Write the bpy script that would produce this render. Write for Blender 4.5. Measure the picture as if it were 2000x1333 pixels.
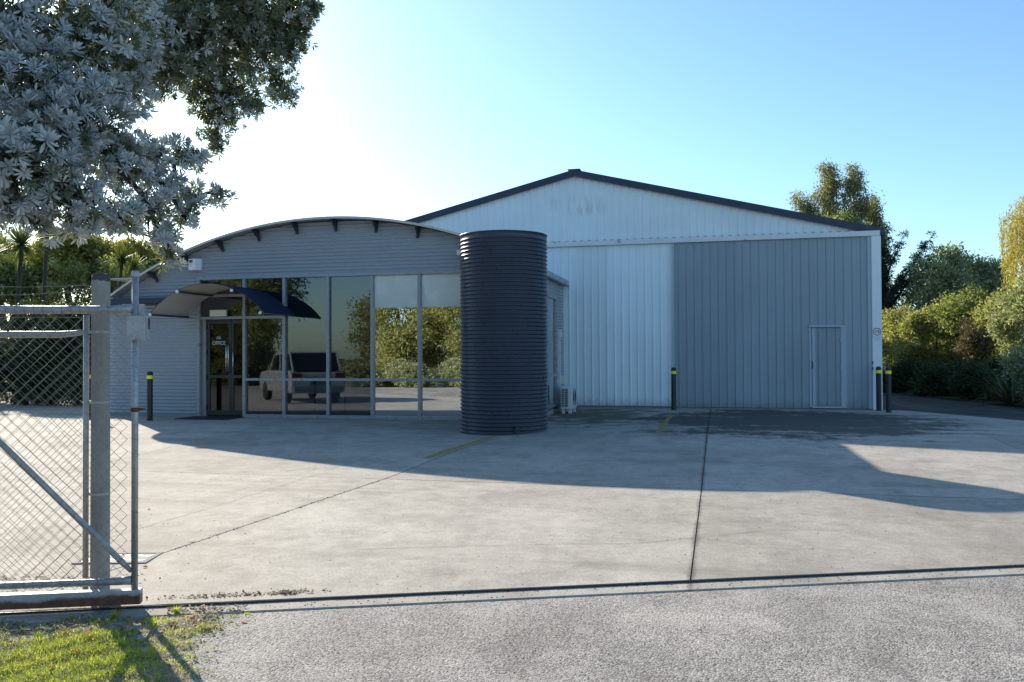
import bpy, bmesh, math, random
import numpy as np
from mathutils import Vector, Matrix
random.seed(7); RNG = np.random.default_rng(11)
for o in list(bpy.data.objects): bpy.data.objects.remove(o)
S = bpy.context.scene
COL = S.collection
R = math.radians

# ------------------------------------------------------------------ camera
FPX, YAW, ROLL, HZ, EYE = 1640.0, R(13.5), 0.0045, 692.0, 1.33
PITCH = math.atan((HZ - 666.5) / FPX)
_fw0 = Vector((-math.sin(YAW), math.cos(YAW), 0)); _rt0 = Vector((math.cos(YAW), math.sin(YAW), 0)); _up0 = Vector((0, 0, 1))
_fw = _fw0 * math.cos(PITCH) + _up0 * math.sin(PITCH)
_up = -_fw0 * math.sin(PITCH) + _up0 * math.cos(PITCH)
_rt = _rt0 * math.cos(ROLL) - _up * math.sin(ROLL)
_up = _up * math.cos(ROLL) + _rt0 * math.sin(ROLL)
cd = bpy.data.cameras.new('camera'); cam = bpy.data.objects.new('camera', cd); COL.objects.link(cam)
cd.sensor_width = 36.0; cd.lens = FPX / 2000 * 36.0; cd.clip_start = 0.05; cd.clip_end = 2000
M = Matrix.Identity(4)
for i in range(3):
    M[i][0] = _rt[i]; M[i][1] = _up[i]; M[i][2] = -_fw[i]
M[2][3] = EYE
cam.matrix_world = M
S.camera = cam
# ------------------------------------------------------------------ sky, sun, exposure
SUN_AZ, SUN_EL = R(-49.5), R(24.3)          # azimuth from +Y, negative towards -X
W = bpy.data.worlds.new('World'); S.world = W; W.use_nodes = True
nt = W.node_tree; nt.nodes.clear()
sky = nt.nodes.new('ShaderNodeTexSky'); sky.sky_type = 'NISHITA'; sky.sun_disc = False
sky.sun_elevation = SUN_EL; sky.sun_rotation = SUN_AZ
sky.air_density = 1.0; sky.dust_density = 0.7; sky.ozone_density = 2.2; sky.altitude = 20
bg = nt.nodes.new('ShaderNodeBackground'); bg.inputs[1].default_value = 0.12
wo = nt.nodes.new('ShaderNodeOutputWorld')
tint = nt.nodes.new('ShaderNodeMixRGB'); tint.blend_type = 'MULTIPLY'; tint.inputs[0].default_value = 1.0; tint.inputs[2].default_value = (.83, 1.03, 1.12, 1)
nt.links.new(sky.outputs[0], tint.inputs[1]); nt.links.new(tint.outputs[0], bg.inputs[0]); nt.links.new(bg.outputs[0], wo.inputs[0])
sl = bpy.data.lights.new('sun', 'SUN'); sl.energy = 5.0; sl.angle = R(0.5); sl.color = (1.0, 0.89, 0.73)
so = bpy.data.objects.new('sun', sl); COL.objects.link(so)
SDIR = Vector((math.sin(SUN_AZ) * math.cos(SUN_EL), math.cos(SUN_AZ) * math.cos(SUN_EL), math.sin(SUN_EL)))
so.rotation_euler = SDIR.to_track_quat('Z', 'Y').to_euler(); so.location = SDIR * 60
S.view_settings.view_transform = 'Standard'; S.view_settings.look = 'None'
S.view_settings.gamma = 1.0; S.view_settings.use_curve_mapping = False
S.view_settings.exposure = 0.80

# ------------------------------------------------------------------ materials
class NT:
    def __init__(s, name):
        s.m = bpy.data.materials.new(name); s.m.use_nodes = True; s.t = s.m.node_tree; s.t.nodes.clear()
        s.out = s.n('OutputMaterial'); s.tc = s.n('TexCoord')
    def n(s, t, **kw):
        nd = s.t.nodes.new('ShaderNode' + t)
        for k, v in kw.items(): setattr(nd, k, v)
        return nd
    def l(s, a, b): s.t.links.new(a, b)
    def obj(s): return s.tc.outputs['Object']
    def mapped(s, scale=(1, 1, 1), src=None):
        mp = s.n('Mapping'); mp.inputs['Scale'].default_value = scale; s.l(src or s.obj(), mp.inputs[0]); return mp.outputs[0]
    def noise(s, scale, detail=4, rough=.55, vec=None):
        nd = s.n('TexNoise'); nd.inputs['Scale'].default_value = scale; nd.inputs['Detail'].default_value = detail
        nd.inputs['Roughness'].default_value = rough; s.l(vec or s.obj(), nd.inputs['Vector']); return nd.outputs['Fac']
    def ramp(s, fac, pts):
        nd = s.n('ValToRGB'); e = nd.color_ramp.elements
        while len(e) < len(pts): e.new(.5)
        for el, (p, c) in zip(e, pts):
            el.position = p; el.color = (*c, 1) if isinstance(c, tuple) else (c, c, c, 1)
        s.l(fac, nd.inputs[0]); return nd.outputs[0]
    def mix(s, fac, a, b, mode='MIX'):
        nd = s.n('MixRGB', blend_type=mode)
        for i, v in ((0, fac), (1, a), (2, b)):
            if hasattr(v, 'links'): s.l(v, nd.inputs[i])
            else: nd.inputs[i].default_value = v if i == 0 else (*v, 1)
        return nd.outputs[0]
    def math(s, op, a, b=0.0):
        nd = s.n('Math', operation=op)
        for i, v in enumerate((a, b)):
            if hasattr(v, 'links'): s.l(v, nd.inputs[i])
            else: nd.inputs[i].default_value = v
        return nd.outputs[0]
    def bsdf(s, col, rough=.6, metal=0.0, bump=None, bstr=.3, bdist=.01, spec=None):
        b = s.n('BsdfPrincipled')
        for k, v in (('Base Color', col), ('Roughness', rough), ('Metallic', metal)):
            if hasattr(v, 'links'): s.l(v, b.inputs[k])
            else: b.inputs[k].default_value = (*v, 1) if k == 'Base Color' else v
        if spec is not None: b.inputs['Specular IOR Level'].default_value = spec
        if bump is not None:
            bp = s.n('Bump'); bp.inputs['Strength'].default_value = bstr; bp.inputs['Distance'].default_value = bdist
            s.l(bump, bp.inputs['Height']); s.l(bp.outputs[0], b.inputs['Normal'])
        return b
    def fin(s, sh): s.l(sh.outputs[0], s.out.inputs[0]); return s.m

def paint(name, col, rough=.45, metal=0.0, var=.12, scale=1.5, streak=0.0, spec=None, panel=False):
    t = NT(name)
    n1 = t.noise(scale, 5, .6)
    c = t.mix(1.0, col, t.ramp(n1, [(.25, 1 - var), (.75, 1 + var * .3)]), 'MULTIPLY')
    if streak:
        n2 = t.noise(1.0, 5, .65, t.mapped((14, 14, .9)))
        c = t.mix(t.math('MULTIPLY', t.ramp(n2, [(.56, 0.0), (.8, 1.0)]), streak), c, (.16, .13, .10))
    hb = t.noise(60, 3); bs, bd = .04, .004
    if panel:      # sheets of slightly different fade, oil-canned pans, splash dirt at the foot
        oi = t.n('ObjectInfo'); c = t.mix(1.0, c, t.ramp(oi.outputs['Random'], [(0.0, .93), (1.0, 1.04)]), 'MULTIPLY')
        hb = t.noise(1.0, 3, .5, t.mapped((5, 5, .8))); bs, bd = .5, .012
        sz = t.n('SeparateXYZ'); t.l(t.obj(), sz.inputs[0])
        sp = t.ramp(t.math('ADD', sz.outputs[2], t.math('MULTIPLY', t.noise(5, 6, .7), .5)), [(.27, 1.0), (.5, 0.0)])
        c = t.mix(t.math('MULTIPLY', sp, .45), c, (.15, .13, .11))
    r = t.ramp(t.noise(scale * 4, 4), [(.3, max(0, rough - .1)), (.7, min(1, rough + .1))])
    return t.fin(t.bsdf(c, r, metal, hb, bs, bd, spec))

def leafmat(name, cols, rough=.45, trans=.35, tcol=None, back=None, spec=.5):
    t = NT(name)
    g = t.n('NewGeometry')
    c = t.ramp(g.outputs['Random Per Island'], [(i / (len(cols) - 1), k) for i, k in enumerate(cols)])
    if back:
        cb = t.ramp(g.outputs['Random Per Island'], [(0.0, back[0]), (1.0, back[1])])
        c = t.mix(g.outputs['Backfacing'], c, cb)
    b = t.bsdf(c, rough, spec=spec)
    tr = t.n('BsdfTranslucent')
    if tcol: tr.inputs[0].default_value = (*tcol, 1)
    else: t.l(t.mix(1.0, c, (1.3, 1.35, .55), 'MULTIPLY'), tr.inputs[0])
    ms = t.n('MixShader'); ms.inputs[0].default_value = trans
    t.l(b.outputs[0], ms.inputs[1]); t.l(tr.outputs[0], ms.inputs[2])
    return t.fin(ms)

MAT = {}
def concrete():
    t = NT('concrete')
    big = t.noise(.35, 6, .6); mid = t.noise(2.2, 6, .65); fine = t.noise(70, 3, .7); med = t.noise(14, 4, .6)
    c = t.ramp(big, [(.3, (.37, .337, .288)), (.5, (.475, .437, .376)), (.72, (.54, .50, .435))])
    c = t.mix(.75, c, t.ramp(mid, [(.25, .60), (.55, 1.0), (.8, 1.08)]), 'MULTIPLY')
    c = t.mix(.8, c, t.ramp(fine, [(.3, .62), (.62, 1.10)]), 'MULTIPLY')
    vo = t.n('TexVoronoi'); vo.inputs['Scale'].default_value = 55; t.l(t.obj(), vo.inputs['Vector'])
    c = t.mix(.5, c, t.ramp(vo.outputs['Distance'], [(.10, .55), (.28, 1.0)]), 'MULTIPLY')
    c = t.mix(.55, c, t.ramp(t.noise(5.5, 7, .72), [(.3, .70), (.6, 1.08)]), 'MULTIPLY')
    c = t.mix(.35, c, t.ramp(med, [(.3, .75), (.7, 1.1)]), 'MULTIPLY')
    # rubber and drive marks stretched across the yard
    sw = t.noise(1.0, 5, .6, t.mapped((.16, 1.5, 1)))
    c = t.mix(t.math('MULTIPLY', t.ramp(sw, [(.54, 0.0), (.72, 1.0)]), .5), c, (.18, .165, .14))
    # damp patch that seeped out below the big sliding doors
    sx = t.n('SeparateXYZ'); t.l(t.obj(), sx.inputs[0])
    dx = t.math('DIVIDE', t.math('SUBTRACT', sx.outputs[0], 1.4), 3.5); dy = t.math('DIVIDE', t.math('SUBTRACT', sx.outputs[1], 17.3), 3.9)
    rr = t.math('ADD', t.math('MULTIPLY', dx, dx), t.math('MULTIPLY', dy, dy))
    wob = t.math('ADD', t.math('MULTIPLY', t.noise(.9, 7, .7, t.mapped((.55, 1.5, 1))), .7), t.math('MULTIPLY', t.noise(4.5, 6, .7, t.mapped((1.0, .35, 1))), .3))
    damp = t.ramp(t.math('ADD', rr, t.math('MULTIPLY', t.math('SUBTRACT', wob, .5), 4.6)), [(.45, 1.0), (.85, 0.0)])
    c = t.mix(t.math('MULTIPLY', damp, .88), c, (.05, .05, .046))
    # moss by the tank and the heat pump
    mx = t.math('DIVIDE', t.math('SUBTRACT', sx.outputs[0], -2.6), 1.7); my = t.math('DIVIDE', t.math('SUBTRACT', sx.outputs[1], 18.8), 3.6)
    mr = t.math('ADD', t.math('MULTIPLY', mx, mx), t.math('MULTIPLY', my, my))
    moss = t.ramp(t.math('ADD', mr, t.math('MULTIPLY', t.math('SUBTRACT', t.noise(1.6, 6, .65), .5), 3.4)), [(.25, 1.0), (.6, 0.0)])
    c = t.mix(t.math('MULTIPLY', moss, .75), c, (.065, .07, .042))
    # oil spots
    sp = t.ramp(t.noise(3.3, 2, .4, t.mapped((1.0, 1.4, 1))), [(.70, 0.0), (.80, 1.0)])
    c = t.mix(t.math('MULTIPLY', sp, .3), c, (.12, .11, .10))
    # dirt along the long joint before the doors
    jd = t.math('ABSOLUTE', t.math('SUBTRACT', t.math('ADD', sx.outputs[0], .17 + .0064 * 5.9), t.math('MULTIPLY', sx.outputs[1], .0064)))
    js = t.ramp(t.math('ADD', jd, t.math('MULTIPLY', t.noise(6, 6, .7, t.mapped((1, .4, 1))), .10)), [(.05, 1.0), (.085, 0.0)])
    c = t.mix(t.math('MULTIPLY', js, .6), c, (.07, .06, .05))
    oi = t.n('ObjectInfo')
    c = t.mix(1.0, c, t.ramp(oi.outputs['Random'], [(0.0, .86), (1.0, 1.04)]), 'MULTIPLY')
    h = t.math('ADD', t.math('MULTIPLY', fine, .6), t.math('MULTIPLY', med, .7))
    r = t.ramp(damp, [(0.0, .85), (1.0, .8)])
    return t.fin(t.bsdf(c, r, 0, h, .45, .006, .2))
MAT['concrete'] = concrete()

def chipseal():
    t = NT('chipseal')
    v = t.n('TexVoronoi'); v.inputs['Scale'].default_value = 88; v.inputs['Randomness'].default_value = 1.0; t.l(t.obj(), v.inputs['Vector'])
    sepc = t.n('SeparateColor'); t.l(v.outputs['Color'], sepc.inputs[0])
    c = t.ramp(sepc.outputs[0], [(0.0, (.20, .188, .172)), (.3, (.34, .318, .29)), (.7, (.44, .412, .378)), (1.0, (.55, .52, .48))])
    big = t.noise(.7, 6, .65)
    c = t.mix(.9, c, t.ramp(big, [(.28, .52), (.48, .90), (.7, 1.12)]), 'MULTIPLY')
    c = t.mix(.6, c, t.ramp(t.noise(2.6, 6, .7), [(.3, .62), (.6, 1.08)]), 'MULTIPLY')
    gap = t.ramp(v.outputs['Distance'], [(.4, 1.0), (.78, .42)])  # shadowing between the chips put into the colour
    c = t.mix(.7, c, gap, 'MULTIPLY')
    dust = t.ramp(t.noise(1.3, 6, .7), [(.5, 0.0), (.72, 1.0)])
    c = t.mix(t.math('MULTIPLY', dust, .5), c, (.47, .43, .385))
    h = t.math('ADD', t.math('SUBTRACT', 1.0, v.outputs['Distance']), t.math('MULTIPLY', t.noise(30, 4, .7), .8))
    return t.fin(t.bsdf(c, .85, 0, h, .45, .008, .2))
MAT['chipseal'] = chipseal()

def asphalt():
    t = NT('asphalt')
    c = t.ramp(t.noise(1.2, 6, .6), [(.3, (.04, .037, .033)), (.7, (.075, .07, .062))])
    c = t.mix(.5, c, t.ramp(t.noise(80, 2), [(.3, .6), (.7, 1.3)]), 'MULTIPLY')
    d = t.ramp(t.noise(.7, 5, .6, t.mapped((1, .25, 1))), [(.52, 0.0), (.66, 1.0)])
    c = t.mix(t.math('MULTIPLY', d, .5), c, (.16, .15, .135))
    return t.fin(t.bsdf(c, .9, 0, t.noise(120, 2), .5, .004, .2))
MAT['asphalt'] = asphalt()

def soil(name, a, b, cc):
    t = NT(name)
    c = t.ramp(t.noise(9, 7, .7), [(.3, a), (.5, b), (.7, cc)])
    c = t.mix(.7, c, t.ramp(t.noise(70, 4, .7), [(.3, .5), (.65, 1.25)]), 'MULTIPLY')
    h = t.math('ADD', t.noise(40, 5, .7), t.math('MULTIPLY', t.noise(140, 3), .5))
    return t.fin(t.bsdf(c, .95, 0, h, 1.0, .012, .2))
MAT['soil'] = soil('soil', (.14, .11, .085), (.30, .25, .20), (.44, .375, .32))
MAT['earth'] = soil('earth', (.035, .03, .02), (.05, .05, .03), (.06, .07, .03))
MAT['moss_ground'] = soil('moss_ground', (.03, .035, .015), (.05, .065, .02), (.08, .10, .03))
MAT['joint'] = paint('joint_filler', (.10, .09, .08), .95, var=.4, scale=9)
MAT['wallgrey'] = paint('grey_corrugated_steel', (.35, .39, .435), .42, .0, .10, .5)
MAT['canopy_under'] = paint('canopy_underside', (.60, .54, .48), .5, 0, .1, 2)
MAT['navy'] = paint('navy_steel', (.026, .036, .075), .5, 0, .2, 2)
MAT['navytank'] = paint('navy_tank_steel', (.04, .047, .068), .34, 0, .22, 1.4)
MAT['white'] = paint('white_cladding', (.79, .86, .89), .5, 0, .06, .8, .10, None, True)
def gable_white():
    t = NT('white_gable_cladding')
    c = t.mix(1.0, (.79, .86, .89), t.ramp(t.noise(.8, 5), [(.3, .93), (.7, 1.02)]), 'MULTIPLY')
    sx = t.n('SeparateXYZ'); t.l(t.obj(), sx.inputs[0])
    band = t.ramp(t.math('ABSOLUTE', t.math('SUBTRACT', sx.outputs[2], 5.08)), [(.12, 1.0), (.3, 0.0)])
    near = t.ramp(t.math('ABSOLUTE', t.math('ADD', sx.outputs[0], 3.35)), [(.3, 1.0), (1.0, 0.0)])
    st = t.ramp(t.noise(1.0, 4, .6, t.mapped((7, 7, 1.2))), [(.5, 0.0), (.64, 1.0)])
    f = t.math('MULTIPLY', t.math('MULTIPLY', band, near), t.math('MULTIPLY', st, .33))
    c = t.mix(f, c, (.22, .17, .15))
    s2 = t.ramp(t.noise(1.0, 5, .6, t.mapped((16, 16, .7))), [(.6, 0.0), (.8, 1.0)])
    c = t.mix(t.math('MULTIPLY', s2, .12), c, (.25, .24, .22))
    return t.fin(t.bsdf(c, .5, 0, t.noise(50, 3), .04, .004))
MAT['gable'] = gable_white()
def chipped_white():
    t = NT('chipped_white_flashing')
    c = t.mix(1.0, (.74, .75, .77), t.ramp(t.noise(2, 5), [(.3, .9), (.7, 1.02)]), 'MULTIPLY')
    ch = t.ramp(t.noise(5, 7, .75), [(.62, 0.0), (.66, 1.0)])
    c = t.mix(t.math('MULTIPLY', ch, .8), c, (.12, .12, .125))
    return t.fin(t.bsdf(c, .5, 0, t.noise(30, 4), .08, .004))
MAT['flashing'] = chipped_white()
MAT['trim'] = paint('white_trim', (.83, .85, .87), .5, 0, .05, 1)
MAT['greydoor'] = paint('grey_door_cladding', (.33, .385, .435), .5, 0, .12, .8, .12, None, True)
MAT['greyplate'] = paint('grey_door_plate', (.41, .47, .52), .5, 0, .08, 2)
MAT['frame'] = paint('aluminium_window_frame', (.31, .335, .37), .32, .25, .06, 2)
MAT['darkframe'] = paint('dark_aluminium', (.045, .05, .055), .35, .3, .1, 3)
MAT['bracket'] = paint('dark_bracket_paint', (.028, .034, .05), .5, 0, .15, 4)
MAT['slab'] = paint('concrete_footing', (.30, .29, .26), .9, 0, .3, 2.5)
MAT['black'] = paint('black_bollard_paint', (.018, .018, .024), .42, 0, .2, 4)
MAT['rubber'] = paint('black_rubber', (.015, .015, .015), .8, 0, .2, 8)
def emis_free(name, col, rough): return paint(name, col, rough, 0, .04, 6)
MAT['yellow'] = emis_free('yellow_reflective_band', (1.0, .95, .03), .35)
MAT['yellowpaint'] = None
MAT['chrome'] = paint('polished_steel', (.65, .65, .66), .15, 1.0, .05, 5)
MAT['signwhite'] = emis_free('sign_white', (.80, .82, .84), .4)
MAT['signred'] = emis_free('sign_red', (.45, .03, .05), .4)
MAT['signblack'] = emis_free('sign_black', (.02, .025, .04), .4)
MAT['letter'] = emis_free('faded_lettering', (.5, .54, .6), .5); MAT['signgrey'] = emis_free('sign_grey_print', (.33, .38, .48), .4)
MAT['plastic'] = emis_free('white_plastic', (.78, .79, .80), .4)
MAT['cream'] = emis_free('cream_plastic', (.70, .70, .58), .45)
MAT['redlens'] = emis_free('red_lens', (.16, .012, .016), .2)
MAT['grille'] = emis_free('grey_grille', (.10, .11, .12), .5)
MAT['acwhite'] = paint('heat_pump_casing', (.66, .67, .68), .45, 0, .08, 4)
def galv(name, base, rust=0.0):
    t = NT(name)
    v = t.n('TexVoronoi'); v.inputs['Scale'].default_value = 55; t.l(t.obj(), v.inputs['Vector'])
    sc = t.n('SeparateColor'); t.l(v.outputs['Color'], sc.inputs[0])
    c = t.mix(.5, base, t.ramp(sc.outputs[0], [(0.0, .72), (1.0, 1.15)]), 'MULTIPLY')
    c = t.mix(.7, c, t.ramp(t.noise(7, 6, .65), [(.3, .62), (.65, 1.08)]), 'MULTIPLY')
    g = t.ramp(t.noise(3.5, 6, .7), [(.55, 0.0), (.75, 1.0)])
    c = t.mix(t.math('MULTIPLY', g, .35), c, (.13, .12, .10))
    metal = .55
    if rust:
        sx = t.n('SeparateXYZ'); t.l(t.obj(), sx.inputs[0])
        zz = t.math('MULTIPLY', t.math('SUBTRACT', -.165, sx.outputs[2]), 7.0)
        rn = t.ramp(t.math('ADD', t.math('MULTIPLY', t.noise(2.2, 6, .65), 1.3), zz), [(.78, 0.0), (.95, 1.0)])
        rc = t.ramp(t.noise(18, 5, .7), [(.3, (.06, .018, .012)), (.6, (.16, .05, .025)), (.8, (.26, .11, .05))])
        c = t.mix(t.math('MULTIPLY', rn, rust), c, rc)
        metal = .0
    return t.fin(t.bsdf(c, .5, metal, t.noise(90, 3), .12, .002))
MAT['galv'] = galv('galvanised_steel', (.42, .43, .44))
MAT['wire'] = galv('galvanised_wire', (.26, .27, .25))
MAT['beam'] = galv('rusty_galvanised_beam', (.46, .48, .50), .95)
MAT['rust'] = paint('rusty_iron', (.13, .055, .03), .9, 0, .4, 20)
def postconc():
    t = NT('post_concrete')
    c = t.ramp(t.noise(5, 6, .65, t.mapped((1, 1, .5))), [(.3, (.21, .205, .19)), (.7, (.34, .335, .31))])
    c = t.mix(.5, c, t.ramp(t.noise(90, 3), [(.3, .7), (.65, 1.1)]), 'MULTIPLY')
    sx = t.n('SeparateXYZ'); t.l(t.obj(), sx.inputs[0])
    dk = t.ramp(t.math('ADD', sx.outputs[2], t.math('MULTIPLY', t.noise(14, 4), .10)), [(.0, 0.0), (1.0, 1.0)])
    lim = t.math('GREATER_THAN', t.math('ADD', sx.outputs[2], t.math('MULTIPLY', t.noise(14, 4), .06)), 1.86)
    c = t.mix(t.math('MULTIPLY', lim, .85), c, (.035, .035, .035))
    return t.fin(t.bsdf(c, .9, 0, t.noise(60, 4), .3, .003, .3))
MAT['post'] = postconc()

def glass(name, refl, tint):
    t = NT(name)
    tr = t.n('BsdfTransparent'); tr.inputs[0].default_value = (*tint, 1)
    gl = t.n('BsdfGlossy'); gl.inputs['Roughness'].default_value = 0.0; gl.inputs[0].default_value = (.93, .97, 1, 1)
    bp = t.n('Bump'); bp.inputs['Strength'].default_value = .03; bp.inputs['Distance'].default_value = .02
    t.l(t.noise(1.1, 2), bp.inputs['Height']); t.l(bp.outputs[0], gl.inputs['Normal'])
    lw = t.n('LayerWeight'); lw.inputs[0].default_value = .35
    f = t.math('MAXIMUM', t.math('MULTIPLY', lw.outputs['Fresnel'], .6), refl)
    ms = t.n('MixShader'); t.l(f, ms.inputs[0]); t.l(tr.outputs[0], ms.inputs[1]); t.l(gl.outputs[0], ms.inputs[2])
    return t.fin(ms)
MAT['glass'] = glass('clear_window_glass', .10, (.6, .63, .65))
MAT['clear'] = glass('thin_clear_glass', .02, (.97, .98, .98)); MAT['doorglass'] = glass('dark_door_glass', .05, (.35, .37, .38))
MAT['film'] = glass('mirror_film_glass', .62, (.12, .13, .14))
MAT['blind'] = paint('roller_blind_fabric', (.84, .86, .86), .9, 0, .06, 8)
MAT['carpet'] = paint('dark_carpet', (.05, .055, .06), 1, 0, .2, 20)
MAT['inwall'] = paint('interior_wall', (.33, .35, .36), .9, 0, .05, 1)
MAT['ceil'] = paint('interior_ceiling', (.4, .4, .4), .9, 0, .05, 1)
MAT['desk'] = paint('reception_panel', (.62, .65, .67), .6, 0, .05, 2)
MAT['bark'] = paint('tree_bark', (.075, .06, .048), .95, 0, .45, 9)
MAT['twig'] = paint('dark_twig_bark', (.045, .038, .03), .95, 0, .3, 12)
MAT['leaf_silver'] = leafmat('silver_rosette_leaf', [(.22, .26, .26), (.40, .44, .45), (.60, .64, .65), (.68, .71, .72)], .45, .12, (.24, .28, .15), back=((.42, .45, .46), (.62, .65, .66)), spec=.3)
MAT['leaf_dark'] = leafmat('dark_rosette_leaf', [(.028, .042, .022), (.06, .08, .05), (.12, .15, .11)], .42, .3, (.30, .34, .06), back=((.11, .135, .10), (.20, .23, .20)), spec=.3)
MAT['leaf_olive'] = leafmat('olive_bush_leaf', [(.16, .18, .075), (.30, .31, .14), (.50, .48, .25)], .55, .5, spec=.2)
MAT['leaf_green'] = leafmat('green_bush_leaf', [(.09, .12, .05), (.19, .225, .095), (.34, .36, .17)], .55, .48, spec=.2)
MAT['leaf_grey'] = leafmat('grey_green_leaf', [(.17, .19, .13), (.31, .33, .22), (.50, .50, .37)], .55, .48, spec=.2)
MAT['leaf_yellow'] = leafmat('yellowing_leaf', [(.14, .13, .035), (.25, .22, .06), (.36, .29, .09)], .5, .45, spec=.2)
MAT['leaf_willow'] = leafmat('willow_leaf', [(.26, .22, .06), (.40, .33, .10), (.50, .42, .16)], .5, .48, spec=.2)
MAT['leaf_euc'] = leafmat('eucalyptus_leaf', [(.13, .14, .09), (.24, .24, .15), (.38, .34, .22)], .5, .45, spec=.25)
MAT['leaf_pine'] = leafmat('cypress_leaf', [(.012, .022, .012), (.025, .04, .02), (.04, .06, .03)], .6, .12)
MAT['leaf_red'] = leafmat('reddish_shrub_leaf', [(.10, .075, .05), (.15, .105, .075), (.14, .13, .075)], .5, .3, spec=.2)
MAT['leaf_cab'] = leafmat('cabbage_tree_leaf', [(.07, .095, .03), (.12, .15, .05), (.20, .21, .09)], .5, .4, spec=.2)
MAT['leaf_flax'] = leafmat('flax_leaf', [(.06, .075, .045), (.12, .13, .085), (.24, .22, .17)], .35, .2)
MAT['clover'] = leafmat('clover_leaf', [(.09, .13, .04), (.17, .22, .07), (.28, .33, .12)], .8, .4, spec=.1)
MAT['leaf_shade'] = leafmat('shaded_green_leaf', [(.025, .04, .018), (.05, .07, .03), (.09, .11, .05)], .55, .3, spec=.2)  # darker green leaf, shade on the low bushes and hedge put into its colour
MAT['grass'] = leafmat('grass_blade', [(.26, .36, .045), (.42, .50, .07), (.54, .59, .12), (.55, .47, .2)], .6, .55, spec=.1)
MAT['fallen'] = leafmat('fallen_orange_leaf', [(.35, .055, .015), (.5, .12, .02), (.3, .04, .02)], .6, .4)
MAT['litter'] = leafmat('brown_leaf_litter', [(.12, .085, .06), (.32, .24, .19), (.55, .47, .41)], .8, .2, spec=.15)
MAT['stone'] = leafmat('loose_stone', [(.20, .19, .175), (.36, .335, .31), (.54, .51, .47)], .9, .0, spec=.15)
MAT['crumb'] = leafmat('dark_crumb', [(.05, .045, .04), (.12, .10, .08), (.22, .19, .16)], .9, .0)
MAT['carpaint'] = paint('silver_car_paint', (.40, .41, .42), .25, .4, .05, 2)
MAT['carglass'] = paint('dark_car_glass', (.012, .014, .016), .05, 0, .05, 2)
MAT['tail'] = emis_free('tail_lamp_red', (.22, .02, .02), .2)
def worn_yellow():
    t = NT('worn_yellow_paint')
    c = t.mix(1.0, (.42, .30, .06), t.ramp(t.noise(8, 5, .7), [(.3, .7), (.7, 1.05)]), 'MULTIPLY')
    b = t.bsdf(c, .8)
    tr = t.n('BsdfTransparent')
    ms = t.n('MixShader'); t.l(t.ramp(t.noise(11, 6, .75), [(.36, .1), (.5, .9)]), ms.inputs[0])
    t.l(tr.outputs[0], ms.inputs[1]); t.l(b.outputs[0], ms.inputs[2]); return t.fin(ms)
MAT['yellowpaint'] = worn_yellow()

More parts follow.
